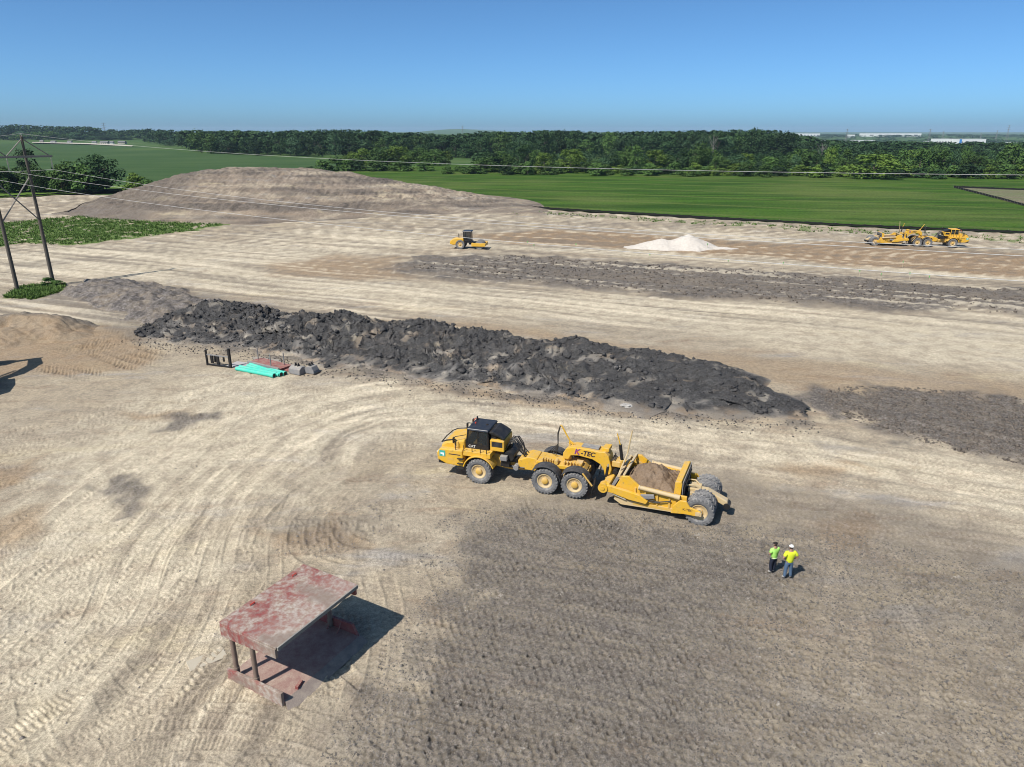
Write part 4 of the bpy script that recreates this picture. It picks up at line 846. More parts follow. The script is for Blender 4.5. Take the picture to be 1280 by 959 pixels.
# ------------------------------------------------------------------ machines
def text_mesh(s, size, extrude=0.006, shear=0.0, bold=0.0):
    cu = bpy.data.curves.new('lettering', 'FONT'); cu.body = s; cu.size = size; cu.extrude = extrude; cu.shear = shear; cu.offset = bold; cu.align_x = 'CENTER'; cu.align_y = 'CENTER'
    o = bpy.data.objects.new('lettering', cu); C.objects.link(o); dg = bpy.context.evaluated_depsgraph_get(); me = bpy.data.meshes.new_from_object(o.evaluated_get(dg))
    bpy.data.objects.remove(o); return me
def text_on(s, size, mat, parent, loc, side=1, name='lettering', tilt=0, **kw):
    """lettering standing on a face whose outward normal is +y (side 1) or -y (side -1)"""
    me = text_mesh(s, size, **kw); o = put(name, me, mat, parent, loc=loc); o.rotation_euler = (R(90), tilt * side * -1, R(180) if side > 0 else 0); return o
_wheel = {}
def wheel(parent, loc, rad=0.84, wd=0.70, side=1, rimmat=None, lugs=24, M=None, name='wheel'):
    key = (rad, wd, lugs)
    if key not in _wheel:
        m = MB(); h = wd / 2
        m.lathe([(rad * .56, -h * .78), (rad * .70, -h * .98), (rad * .86, -h), (rad * .94, -h * .9), (rad * .965, -h * .5), (rad * .97, 0), (rad * .965, h * .5), (rad * .94, h * .9), (rad * .86, h), (rad * .70, h * .98), (rad * .56, h * .78)], n=48)
        for i in range(lugs):
            for s in (-1, 1):
                a = 2 * math.pi * (i + (.5 if s > 0 else 0)) / lugs; sk = 0.5
                for (y0, y1, r0, r1, da, db) in ((0.02, h * .93, rad * .955, rad * 1.0, -sk * .16, sk * .13), (h * .9, h * 1.02, rad * .84, rad * .975, sk * .13, sk * .16)):
                    vs = []
                    for y, d_ in ((y0, da), (y1, db)):
                        for t_, r_ in ((-.075, r0), (.075, r0), (.06, r1), (-.06, r1)):
                            q = a + d_ + t_; vs.append((r_ * math.cos(q), s * y, r_ * math.sin(q)))
                    m.add(vs, [(0, 1, 2, 3), (7, 6, 5, 4), (0, 4, 5, 1), (1, 5, 6, 2), (2, 6, 7, 3), (3, 7, 4, 0)])
        r = MB(); r.lathe([(rad * .58, -h * .75), (rad * .58, h * .78), (rad * .52, h * .80), (rad * .47, h * .62), (rad * .30, h * .50), (0.001, h * .50), (0.001, -h * .5), (rad * .5, -h * .6)], n=32)
        for i in range(10):
            q = 6.283 * i / 10; r.cyl((rad * .37 * math.cos(q), h * .5, rad * .37 * math.sin(q)), (rad * .37 * math.cos(q), h * .60, rad * .37 * math.sin(q)), .025, n=6)
        hb = MB(); hb.lathe([(rad * .25, h * .45), (rad * .24, h * .82), (rad * .18, h * .92), (.001, h * .92), (.001, h * .45)], n=20)
        ms = []
        for q, nm in ((m, 'wheel'), (r, 'rim'), (hb, 'hub')):
            me = q.mesh(nm)
            if nm != 'wheel': me.polygons.foreach_set('use_smooth', [True] * len(me.polygons)); me.set_sharp_from_angle(angle=R(40))
            ms.append(me)
        ms[0].materials.append(RUB); ms[1].materials.append(TAN); ms[2].materials.append(YELD); _wheel[key] = ms
    a, b, c = _wheel[key]; o = put(name, a, None, parent); mat = Matrix.Translation(loc) @ Matrix.Rotation(0 if side > 0 else math.pi, 4, 'Z') @ Matrix.Rotation(random.random() * 6, 4, 'Y')
    o.matrix_local = (M @ mat) if M is not None else mat
    put('rim', b, None, o); put('hub', c, None, o); return o

def make_truck(loc, head, dhead, label, yellow_cab=False, gap=4.27):
    t = empty('articulated_hauler', loc, head); tag(t, label, 'truck')
    cabm = YEL if yellow_cab else BLK
    b = MB().prism([(2.80, 1.25), (2.84, 1.70), (2.62, 2.02), (1.1, 2.05), (1.06, 1.45), (1.02, .92), (2.2, .98)], -1.42, 1.42).build('lower_body', YEL, t, .07)
    h = MB().prism([(2.70, 1.9), (2.62, 2.2), (2.35, 2.38), (1.05, 2.64), (1.05, 1.9)], -1.08, 1.08).build('hood', YEL, t, .13)
    gr = MB()
    for i in range(7): gr.box((2.83 - .012 * i, 0, 1.38 + i * .07), (.05, 1.5, .035))
    gr.build('front_grille', BLK, b); MB().box((2.42, 0, 1.06), (.75, 2.6, .24)).build('bumper', BLK, t, .04)
    MB().tube([(2.66, .95, 2.27), (2.3, .98, 2.45), (1.7, .95, 2.56)], .035, 8).tube([(2.66, -.95, 2.27), (2.3, -.98, 2.45), (1.7, -.95, 2.56)], .035, 8).tube([(2.66, .95, 2.27), (2.72, 0, 2.27), (2.66, -.95, 2.27)], .035, 8).build('hood_rail', BLK, h)
    for s in (-1, 1):
        MB().box((2.84, s * 1.1, 1.62), (.07, .34, .22)).build('headlight', WHT, b, .02)
        MB().arcplate(0, .8, .99, .07, R(12), R(160), s * .72, s * 1.56, 16).build('fender', YEL, t, .02)
        MB().arcplate(0, .8, .90, .05, R(5), R(172), s * .70, s * 1.35, 14).build('fender_liner', BLK, t)
        m = MB()
        for x, z1 in ((1.55, 2.75), (1.0, 2.42), (.45, 2.42), (-.1, 2.42), (-.5, 2.42)): m.tube([(x, s * 1.38, 1.9), (x, s * 1.38, z1)], .025, 6)
        m.build('handrail', BLK, t)
        m = MB().tube([(1.0, s * .92, 2.95), (1.65, s * 1.2, 2.85), (1.72, s * 1.22, 2.6)], .022, 6).box((1.74, s * 1.22, 2.62), (.07, .2, .36)).build('mirror', BLK, t)
        MB().box((2.45, s * 1.424, 1.70), (.40, .02, .40)).build('badge', TEALB, b); MB().box((2.45, s * 1.437, 1.70), (.24, .012, .10)).box((2.38, s * 1.437, 1.60), (.1, .012, .10)).build('badge_mark', WHT, b)
        MB().box((1.62, s * 1.424, 1.72), (.78, .012, .055)).build('trim_strip', INK, b)
        MB().box((1.9, s * 1.424, 1.38), (.4, .012, .16)).build('access_panel', YELD, b)
        MB().box((1.62, s * 1.0, 2.28), (.34, .24, .42)).build('air_intake', YELD, h, .03)
        st = MB()
        for i in range(3): st.box((1.2 - .0 * i, s * 1.46, .85 + .33 * i), (.42, .22, .04))
        st.build('step', BLK, t)
    MB().prism([(1.06, 1.72), (1.06, 2.06), (-.75, 2.06), (-.75, 1.72)], -1.4, 1.4).build('deck', YEL, t, .03)
    # cab
    cz0, cz1 = 2.03, 3.30
    fr = MB()
    for s in (-1, 1):
        fr.tube([(1.02, s * .88, cz0), (.90, s * .84, cz1)], .06, 6).tube([(.25, s * .90, cz0), (.24, s * .86, cz1)], .045, 6).tube([(-.45, s * .88, cz0), (-.40, s * .84, cz1)], .06, 6)
        fr.box((.28, s * .9, cz0 + .18), (1.45, .06, .36))
    fr.box((1.02, 0, cz0 + .2), (.06, 1.75, .4)).box((-.45, 0, cz0 + .3), (.06, 1.75, .6)).box((.28, 0, cz0 - .02), (1.5, 1.78, .08))
    cab = fr.build('cab', cabm, t)
    gs = MB()
    for s in (-1, 1): gs.add([(.96, s * .895, cz0 + .37), (.30, s * .905, cz0 + .37), (.28, s * .865, cz1 - .02), (.88, s * .855, cz1 - .02)], [(0, 1, 2, 3)]); gs.add([(.22, s * .905, cz0 + .37), (-.40, s * .895, cz0 + .37), (-.36, s * .855, cz1 - .02), (.2, s * .865, cz1 - .02)], [(0, 1, 2, 3)])
    gs.add([(1.03, -.82, cz0 + .4), (1.03, .82, cz0 + .4), (.91, .78, cz1 - .02), (.91, -.78, cz1 - .02)], [(0, 1, 2, 3)]); gs.add([(-.45, -.82, cz0 + .6), (-.45, .82, cz0 + .6), (-.41, .78, cz1 - .02), (-.41, -.78, cz1 - .02)], [(0, 1, 2, 3)])
    gs.build('window', GLASS, cab)
    MB().box((.24, 0, cz1 + .04), (1.46, 1.92, .13), top=(.94, .94)).build('cab_roof', YEL if yellow_cab else NAVY, t, .04)
    MB().box((-.05, 0, 2.3), (.5, .55, .45)).box((-.3, 0, 2.6), (.14, .5, .6)).build('seat', BLK, cab)
    MB().cyl((.8, -.6, cz1 + .1), (.8, -.6, cz1 + .34), .07, .05).build('beacon', BLK, t)
    m = MB().tube([(.78, -.92, cz1 + .02), (1.15, -1.15, cz1 - .05), (1.3, -1.2, cz1 - .3)], .025, 6); m.build('mirror_arm', ORG, t); MB().box((1.32, -1.22, cz1 - .35), (.06, .22, .4)).build('mirror', BLK, t)
    MB().cyl((.7, .0, cz1 + .1), (.7, 0, cz1 + .18), .05).build('roof_lamp', ORG, t)
    if not yellow_cab: text_on('CAT', .24, WHT, cab, (.62, .935, cz0 + .18), 1); text_on('CAT', .24, WHT, cab, (.62, -.935, cz0 + .18), -1)
    # module behind the cab
    MB().box((-.72, 0, 2.9), (.4, 1.3, .34)).cyl((-1.15, .3, 2.78), (-1.15, .3, 2.95), .16).build('air_cleaner', BLK, t, .03)
    eb = MB().box((-1.02, 0, 2.42), (.92, 1.75, .74)).build('radiator_housing', YEL, t, .05)
    for s in (-1, 1):
        lv = MB().box((-1.02, s * .872, 2.52), (.70, .03, .34))
        for i in range(5): lv.box((-1.02, s * .89, 2.40 + i * .07), (.70, .03, .02), rx=.5)
        lv.build('louvre', BLK, eb)
    MB().prism([(-.46, 3.26), (-.46, 3.16), (-.9, 3.06), (-1.42, 2.84), (-1.46, 2.92), (-1.1, 3.14), (-.75, 3.30)], -.8, .8).build('rear_canopy', BLK, t, .03)
    # articulation
    MB().prism([(-.6, .85), (-.6, 1.72), (-1.3, 1.62), (-2.0, 1.35), (-2.9, 1.25), (-2.9, .85), (-1.8, .72)], -.42, .42).build('hitch_neck', YELD, t, .04)
    j = MB().cyl((-1.75, -.75, 1.75), (-1.75, .75, 1.75), .34, n=18).box((-2.0, .35, 1.45), (.5, .35, .3)).box((-1.4, -.3, 1.75), (.4, .7, .5)).box((-1.55, .75, 1.3), (.55, .3, .4)); j.build('drive_unit', BLK, t, .02)
    MB().box((-1.5, .95, 1.72), (.45, .3, .3)).build('valve_block', GREY, t, .02); MB().cyl((-2.25, .42, 1.1), (-2.25, .9, 1.1), .18).build('hitch_pin', GREY, t, .02)
    hs_ = MB(); rh = random.Random(4)
    for i in range(9):
        y = -.55 + i * .14; x1 = -2.3 - rh.random() * .6; hs_.tube([(-1.5, y, 2.2), (-1.75, y, 2.55 + rh.random() * .25), (-2.05, y + .05, 2.6 + rh.random() * .2), (-2.35, y + .06, 2.25), (x1 - .2, y * .6, 1.5)], .032, 6)
    hs_.build('hydraulic_hose', HOSE, t)
    for s in (-1, 1): MB().cyl((-1.2, s * .62, 1.05), (-2.1, s * .62, 1.05), .09).cyl((-2.1, s * .62, 1.05), (-2.75, s * .62, 1.05), .05).build('steering_cylinder', BLK, t)
    # rear carriage
    M = Matrix.Translation((-gap, 0, 0)) @ Matrix.Rotation(dhead, 4, 'Z')
    B = lambda mb, nm, mt, bev=0, par=t: mb.build(nm, mt, par, bev, M=M)
    f = MB()
    for s in (-1, 1): f.box((-.4, s * .42, 1.15), (4.2, .18, .42))
    f.box((1.0, 0, 1.15), (.3, .9, .3)).box((-2.3, 0, 1.15), (.3, .9, .3)); B(f, 'chassis', YELD, .02)
    B(MB().prism([(1.95, .95), (1.95, 1.55), (1.3, 1.82), (.75, 1.78), (.55, 1.35), (.55, .95)], -.62, .62), 'hitch_block', YEL, .04)
    B(MB().prism([(.9, 1.38), (.7, 1.72), (-.3, 1.62), (-2.2, 1.62), (-2.4, 1.38)], -.72, .72), 'carriage_deck', YEL, .03)
    lg = MB()
    for i in range(6): lg.box((.35 - i * .16, .55, 1.78 - i * .012), (.06, .3, .24)); lg.box((-1.0 - i * .2, .5, 1.72), (.07, .3, .22))
    lg.cyl((-.5, .3, 1.75), (-.5, .75, 1.75), .13).box((-1.9, .3, 1.75), (.4, .5, .2)); B(lg, 'bracket', YELD)
    for s in (-1, 1):
        B(MB().prism([(.2, .62), (.1, 1.0), (-.92, 1.15), (-1.95, 1.0), (-2.05, .62), (-.92, .72)], s * .62, s * .80), 'walking_beam', YELD, .02)
        for x in (0, -1.85):
            B(MB().arcplate(x, .8, .97, .05, R(38), R(172), s * .82, s * 1.6, 14), 'mudguard', RUBD, .015)
            B(MB().cyl((x, 0, .8), (x, s * 1.2, .8), .2), 'axle', GREY)
            wheel(t, (x, s * 1.2, .79), side=s, M=M)
        B(MB().box((-2.98, s * 1.22, .86), (.03, .74, .95), ry=R(-8)), 'mudflap', BLK)
        B(MB().tube([(-2.35, s * 1.58, 1.72), (-2.95, s * 1.58, .98)], .055, 6), 'mudflap_bracket', YELD)
    B(MB().cyl((0, 0, .85), (-1.85, 0, .85), .14).box((-.92, 0, .9), (.8, .7, .4)), 'driveline', GREY)
    for s in (-1, 1): wheel(t, (0, s * 1.2, .79), side=s)
    MB().cyl((0, -1.2, .8), (0, 1.2, .8), .2).build('axle', GREY, t)
    return t

def make_scraper(loc, head, label, text=True):
    t = empty('pull_scraper', loc, head); tag(t, label, 'scraper'); W = 1.85
    side = [(4.45, .42), (4.98, .72), (5.0, 1.2), (4.55, 2.15), (4.12, 2.2), (3.5, 1.72), (1.25, 1.58), (.75, 1.58), (.72, .9), (1.4, .55)]
    for s in (-1, 1):
        a = MB().prism(side, s * 1.5, s * 1.66).build('bowl_side', YEL, t, .03)
        rb = MB()
        for x in (1.7, 2.4, 3.1, 3.7): rb.box((x, s * 1.70, 1.05 + .03 * x), (.09, .09, .85))
        rb.box((2.6, s * 1.70, .60), (2.4, .09, .16), ry=.03).build('rib', YELD, a)
        MB().prism([(4.5, .36), (4.95, .62), (4.9, .72), (1.6, .62), (1.4, .5)], s * 1.66, s * 1.74).build('wear_skirt', TAN, a)
        MB().cyl((3.42, s * 1.78, 1.70), (1.15, s * 1.78, 1.53), .125, n=14).cyl((3.42, s * 1.78, 1.70), (3.5, s * 1.78, 1.706), .15).cyl((1.4, s * 1.78, 1.55), (1.12, s * 1.78, 1.53), .15).build('ejector_cylinder', TAN, t, smooth=40)
        MB().tube([(3.6, s * 1.76, 1.2), (3.0, s * 1.8, 1.05), (2.3, s * 1.8, 1.0), (1.6, s * 1.78, 1.2)], .035, 6).tube([(3.6, s * 1.76, 1.1), (2.9, s * 1.8, .9), (2.2, s * 1.8, .98)], .03, 6).build('hydraulic_hose', HOSE, t)
        MB().box((2.95, s * 1.78, 1.22), (.8, .16, .26), ry=.2).build('valve_cover', GREY, t, .03)
        # draft arm from the yoke
        MB().prism([(5.62, 1.12), (5.62, 1.5), (5.2, 1.52), (3.4, 1.28), (2.9, .95), (3.0, .78), (4.0, .86), (5.0, 1.08)], s * 1.72, s * 1.95).build('draft_arm', YEL, t, .03)
        MB().cyl((5.58, s * 1.55, 1.32), (5.58, s * 2.02, 1.32), .29, n=20).cyl((5.58, s * 2.02, 1.32), (5.58, s * 2.07, 1.32), .12).build('yoke_trunnion', YEL, t, smooth=40)
        MB().cyl((5.0, s * 1.83, 1.0), (4.2, s * 1.83, .78), .05).build('bright_rod', CHR, t)
        # rear wheel arm
        ar = MB().prism([(1.55, .52), (1.45, 1.0), (1.1, 1.42), (.72, 1.44), (.5, 1.1), (-.1, .95), (-.18, .7), (.1, .62), (.8, .62)], s * 1.80, s * 1.93).build('wheel_arm', YEL, t, .03)
        MB().box((.0, s * 1.95, .8), (.34, .06, .24)).cyl((0, s * 1.93, .8), (0, s * 2.0, .8), .09).build('axle_cap', TAN, ar)
        if text: text_on('K-TEC', .2, INK, ar, (.62, s * 1.935, .92), s)
        for y in (1.43, .66): wheel(t, (.0, s * y, .79), .84, .68, side=s)
    MB().cyl((0, -1.8, .8), (0, 1.8, .8), .17).build('axle', GREY, t)
    fl = MB().prism([(4.5, .38), (4.55, .48), (1.2, .62), (1.2, .5)], -1.5, 1.5).build('bowl_floor', GREY, t); MB().box((4.62, 0, .40), (.35, 3.05, .05), ry=-.1).build('cutting_edge', STL, fl)
    # ejector with push frame; its back's shade is painted in grey and black
    MB().prism([(1.62, .6), (1.52, 1.5), (1.50, 2.30), (1.15, 2.38), (1.1, 2.2), (1.2, .6)], -1.47, 1.47).build('ejector', YEL, t, .03)
    er = MB()
    for y in (-1.2, -.6, 0, .6, 1.2): er.box((1.07, y, 1.5), (.12, .08, 1.5))
    er.box((1.04, 0, 1.9), (.1, 2.7, .12)).box((1.04, 0, 1.2), (.1, 2.7, .12)); er.build('ejector_rib', BLK, t)
    MB().box((1.06, 0, 1.5), (.04, 2.9, 1.65)).build('ejector_shaded_back', GREY, t)
    pf = MB().box((.55, 0, 1.45), (.7, .9, .22)).box((.3, .55, 1.3), (.9, .14, .3), rz=.3).box((.3, -.55, 1.3), (.9, .14, .3), rz=-.3).tube([(1.0, .4, 1.7), (.6, .35, 1.75), (.2, .2, 1.5)], .05, 6).tube([(1.0, -.4, 1.7), (.6, -.35, 1.75), (.2, -.2, 1.5)], .05, 6)
    pf.build('push_frame', TAN, t, .02)
    MB().prism([(.5, 1.1), (.5, 1.5), (-.2, 1.5), (-1.35, 1.02), (-1.42, .72), (-1.2, .7), (-.3, 1.1)], -.24, .24).build('push_beam', TAN, t, .05)
    MB().cyl((-1.34, -.3, .72), (-1.34, .3, .72), .19, n=16).build('push_block', BLK, t, smooth=40)
    # apron
    MB().prism([(4.62, .45), (5.12, .8), (5.22, 1.3), (4.98, 1.85), (4.8, 2.02), (4.72, 1.92), (5.02, 1.3), (4.95, .9), (4.55, .55)], -1.47, 1.47).build('apron', GREY, t, .02)
    MB().box((4.78, 0, 2.03), (.16, 3.0, .16)).box((4.45, 0, 2.2), (.14, 3.2, .12)).build('apron_beam', TAN, t, .02)
    for s in (-1, 1): MB().prism([(4.9, 1.9), (4.78, 2.1), (3.9, 1.65), (3.9, 1.5), (4.5, 1.7)], s * 1.36, s * 1.46).build('apron_arm', YELD, t)
    # gooseneck and yoke
    gn = [(8.62, 2.0), (8.60, 2.40), (8.40, 2.72), (8.05, 2.86), (7.0, 2.90), (6.3, 2.86), (5.95, 2.9), (5.72, 2.65), (5.5, 1.9), (5.45, 1.2), (5.85, 1.15), (5.98, 1.7), (6.2, 2.05), (6.7, 2.28), (7.6, 2.38), (8.1, 2.3), (8.25, 2.0)]
    g = MB().prism(gn, -.46, .46).build('gooseneck', YEL, t, .04)
    MB().box((6.95, 0, 2.93), (1.1, .5, .10)).build('top_plate', GREY, g, .02); MB().box((5.98, -.15, 2.95), (.42, .75, .22)).build('valve_box', YEL, g, .03)
    MB().box((5.45, 0, 1.34), (.42, 3.6, .46)).build('yoke_beam', YEL, t, .05)
    MB().cyl((8.42, 0, 1.62), (8.42, 0, 2.05), .26, n=20).box((8.42, 0, 1.68), (.75, .95, .14)).build('kingpin', YELD, t, smooth=40)
    if text:
        for s in (-1, 1):
            text_on('K', .52, PURP, g, (7.72 if s > 0 else 6.32, s * .468, 2.62), s, shear=.25, bold=.012); text_on('-TEC', .42, INK, g, (7.02, s * .468, 2.60), s, shear=.2, bold=.01)
            MB().add([(x + 7.66 if s > 0 else x + 6.3, s * .475, z + 2.63) for x, z in ((0, .02), (.16, .05), (.02, -.03), (.06, -.2), (-.04, -.03))], [(0, 1, 2, 3, 4)]).build('star_mark', ORG, g)
    # hose post at the hitch
    MB().tube([(8.1, .05, 2.85), (8.25, .05, 3.0), (8.85, .1, 4.02), (8.93, .1, 4.06)], .05, 8).tube([(8.32, .05, 2.85), (8.32, .05, 3.15)], .05, 8).tube([(7.95, .05, 2.88), (8.3, .05, 3.12)], .04, 6).build('hose_post', YEL, t)
    hs_ = MB()
    for i in range(5): hs_.tube([(8.93, .1 + .02 * i, 4.02), (9.05 + .03 * i, .12 - .05 * i, 3.4), (9.02 + .04 * i, .2 - .1 * i, 2.6), (9.2 + .15 * i, .1 - .1 * i, 1.95)], .024, 5)
    hs_.build('hydraulic_hose', HOSE, t)
    # lift cylinders and masts at the yoke
    for s in (-1, 1):
        MB().cyl((5.7, s * .85, 1.5), (5.62, s * .85, 2.2), .085).build('lift_cylinder', BLK, t); MB().cyl((5.62, s * .85, 2.2), (5.6, s * .85, 2.36), .05).build('cylinder_rod', CHR, t)
    MB().cyl((4.95, .2, 2.5), (5.1, .2, 3.45), .10, n=14).build('apron_cylinder', BLK, t); MB().cyl((5.1, .2, 3.45), (5.32, .2, 4.15), .035).build('indicator_rod', YEL, t)
    MB().cyl((4.95, .2, 2.5), (5.0, .2, 2.0), .16).box((5.25, .1, 2.2), (.5, .6, .35)).build('cylinder_mount', YELD, t, .03)
    MB().tube([(5.05, 1.45, 1.35), (4.62, .25, 3.0), (4.42, .2, 4.5)], .045, 6).build('mast_rod', TAN, t)
    m = MB().cyl((5.25, -.5, 1.75), (5.25, .55, 1.75), .16).box((5.3, -.3, 2.0), (.25, .3, .3)); m.build('hydraulic_manifold', BLK, t, .02)
    hh = MB()
    for i in range(5): hh.tube([(5.8, -.3 + .14 * i, 2.2), (5.35, -.3 + .14 * i, 2.45), (5.1, -.25 + .13 * i, 1.9)], .028, 5)
    hh.build('hydraulic_hose', HOSE, t)
    return t
def dirt_load(sc, label, hmax=.95):
    nx, ny = 60, 56; gx, gy = np.meshgrid(np.linspace(1.5, 4.85, nx), np.linspace(-1.48, 1.48, ny))
    e = np.minimum(np.minimum(gx - 1.5, 4.85 - gx), np.minimum(gy + 1.48, 1.48 - gy)); z = 1.42 + hmax * sst(-.2, 1.6, e) * sst(5.3, 3.6, gx) + .16 * fbm(gx / .5, gy / .5, 3, 300) * sst(0, .25, e) + .14 * (1 - np.abs(fbm(gx / .28, gy / .28, 2, 302)))
    z -= .35 * sst(4.1, 4.85, gx)
    cx = float(sc.rotation_euler[2]); me = np_mesh('soil_load', np.stack([gx.ravel(), gy.ravel(), z.ravel()], 1), grid_faces(ny, nx), {'soilA': np.tile(np.array([[.42, .5, .0]]), (nx * ny, 1)), 'soilB': np.tile(np.array([[0, .5, .5]]), (nx * ny, 1))}, smooth=False)
    b = bmesh.new(); b.from_mesh(me); ed = [x for x in b.edges if x.is_boundary]; r_ = bmesh.ops.extrude_edge_only(b, edges=ed)
    for v in r_['geom']:
        if isinstance(v, bmesh.types.BMVert): v.co.z = .7
    b.to_mesh(me); b.free()
    o = put('soil_load', me, soil_material('load_soil_' + str(len(bpy.data.materials)), (.23, .165, .115), dark=(.10, .077, .06), scale=2.0)); o.location = sc.location; o.rotation_euler = sc.rotation_euler; return tag(o, label, 'soil')

HT = R(162.4); hv = np.array([math.cos(HT), math.sin(HT)]); lv = np.array([-hv[1], hv[0]])
p = G(598, 606)[:2] - lv * 1.56
truck = make_truck((p[0], p[1], hz(p[0], p[1]) - .01), HT, R(0.4), 'yellow articulated hauler with black cab in front of the loaded scraper')
HS = R(157.0); hv2 = np.array([math.cos(HS), math.sin(HS)]); lv2 = np.array([-hv2[1], hv2[0]])
q = G(872, 655)[:2] - lv2 * 1.85
scraper = make_scraper((q[0], q[1], hz(q[0], q[1]) - .01), HS, 'yellow pull scraper loaded with brown soil behind the black-cabbed hauler')
dirt_load(scraper, 'heaped brown soil filling the bowl of the near scraper')
# the second outfit, parked by the fence at the right rear
a_, b_ = G(1190, 309.5), G(1092, 307); HF = math.atan2(a_[1] - b_[1], a_[0] - b_[0]); hf = np.array([math.cos(HF), math.sin(HF)]); rf = np.array([hf[1], -hf[0]])
fa = a_[:2] - rf * 1.56
truck2 = make_truck((fa[0], fa[1], hz(*fa)), HF, 0, 'small distant yellow articulated hauler with yellow cab by the green field', True, 4.4)
fs = fa - hf * (4.4 + 1.0 + 8.5)
scraper2 = make_scraper((fs[0], fs[1], hz(*fs)), HF, 'distant yellow pull scraper hitched to the yellow-cabbed hauler')
dirt_load(scraper2, 'low brown soil load in the bowl of the distant scraper', .3)

# padfoot compactor
def make_roller(loc, head):
    t = empty('soil_compactor', loc, head); tag(t, 'yellow single drum compactor with black cab beside the brown soil', 'compactor')
    MB().prism([(-.4, .75), (-.4, 1.75), (-1.4, 1.85), (-2.3, 1.65), (-2.75, 1.3), (-2.8, .8), (-2.3, .65)], -.9, .9).build('engine_hood', YEL, t, .12)
    g = MB()
    for s in (-1, 1):
        for i in range(3): g.box((-1.5 - .35 * i, s * .86, 1.25), (.2, .03, .3))
    g.build('louvre', BLK, t)
    MB().cyl((-1.3, -.4, 1.8), (-1.3, -.4, 2.5), .07).build('exhaust', BLK, t)
    cb = MB()
    for x, s in ((.75, 1), (.75, -1), (-.45, 1), (-.45, -1)): cb.tube([(x, s * .75, 1.3), (x * .96, s * .72, 2.9)], .06, 6)
    cb.box((.15, 0, 1.42), (1.3, 1.55, .3)); c = cb.build('cab', BLK, t)
    MB().box((.15, 0, 2.95), (1.55, 1.7, .14), top=(.9, .9)).build('cab_roof', NAVY, t, .03)
    gs = MB()
    for s in (-1, 1): gs.add([(.72, s * .755, 1.6), (-.42, s * .755, 1.6), (-.4, s * .725, 2.88), (.7, s * .725, 2.88)], [(0, 1, 2, 3)])
    for x in (.76, -.46): gs.add([(x, -.7, 1.6), (x, .7, 1.6), (x * .96, .68, 2.88), (x * .96, -.68, 2.88)], [(0, 1, 2, 3)])
    gs.build('window', GLASS, c); MB().box((-.1, 0, 1.75), (.5, .5, .4)).box((-.3, 0, 2.1), (.12, .48, .5)).build('seat', BLK, c)
    for s in (-1, 1): wheel(t, (-1.0, s * .82, .76), .78, .55, s)
    MB().box((.9, 0, .95), (1.0, .8, .5)).box((.4, 0, 1.15), (1.2, 1.4, .25)).build('articulation_frame', BLK, t, .04)
    d = MB(); d.cyl((2.3, -1.02, .74), (2.3, 1.02, .74), .66, n=36)
    for i in range(20):
        for k in range(7):
            a = 6.283 * (i + (k % 2) * .5) / 20; r_ = .70; d.box((2.3 + r_ * math.cos(a), -.87 + .29 * k, .74 + r_ * math.sin(a)), (.10, .16, .13), ry=-a)
    d.build('padfoot_drum', GREY, t)
    fr = MB()
    for s in (-1, 1): fr.box((2.15, s * 1.14, .80), (2.35, .14, .56))
    fr.box((3.28, 0, .82), (.16, 2.4, .42)).box((1.05, 0, .85), (.16, 2.4, .42)); fr.build('drum_frame', YEL, t, .04)
    return t
a_ = G(583, 312); HR = R(-9)
roller = make_roller((a_[0] + .1, a_[1] + .9, hz(a_[0], a_[1])), HR); roller.scale = (1.12, 1.12, 1.12)
# ------------------------------------------------------------------ trench shield lying on its side
RUST = NT('worn_red_steel'); p_ = RUST.obj(); n1 = RUST.noise(1.1, 5, p_, .6, .6); n2 = RUST.noise(5, 5, p_, .65); n3 = RUST.noise(.55, 3, p_)
cc = RUST.mix(RUST.ramp(n2, .3, .7), (.25, .052, .05), (.15, .05, .046))
cc = RUST.mix(RUST.ramp(RUST.math('ADD', RUST.math('MULTIPLY', n1, .75), RUST.math('MULTIPLY', n2, .25)), .35, .62), cc, RUST.mix(RUST.ramp(n2, .36, .66), (.27, .20, .15), (.40, .35, .30)))
sy = RUST.n('SeparateXYZ'); RUST.l(p_, sy.inputs[0]); cc = RUST.mix(RUST.math('MULTIPLY', RUST.ramp(RUST.math('ADD', sy.outputs[1], RUST.math('MULTIPLY', n1, 1.6)), -.3, -2.2), .6), cc, RUST.mix(RUST.ramp(n2, .35, .65), (.29, .225, .175), (.41, .36, .31)))
cc = RUST.mix(RUST.ramp(n3, .5, .64, 0, .75), cc, (.20, .15, .12)); RUST.bump(n2, .25, .02); REDM = RUST.fin(cc, .72, 0, .3)
RED2 = mat_paint('dusty_red_steel', (.24, .05, .05), .65, .6, (.34, .26, .20), worn=(.26, .2, .16))
def at3(px, py, z): return Vector(G(px, py, z))
ax_l = Vector((.49, .872, 0)); o0 = Vector((-11.52, 23.12, 0))      # along the panels, and the near left foot
box_rz = math.atan2(ax_l.y, ax_l.x)
gz0 = hz(-9, 24) - .03
ts = empty('trench_shield', (o0.x, o0.y, gz0), box_rz); tag(ts, 'worn red steel trench shield lying on its side in the foreground', 'trench shield')
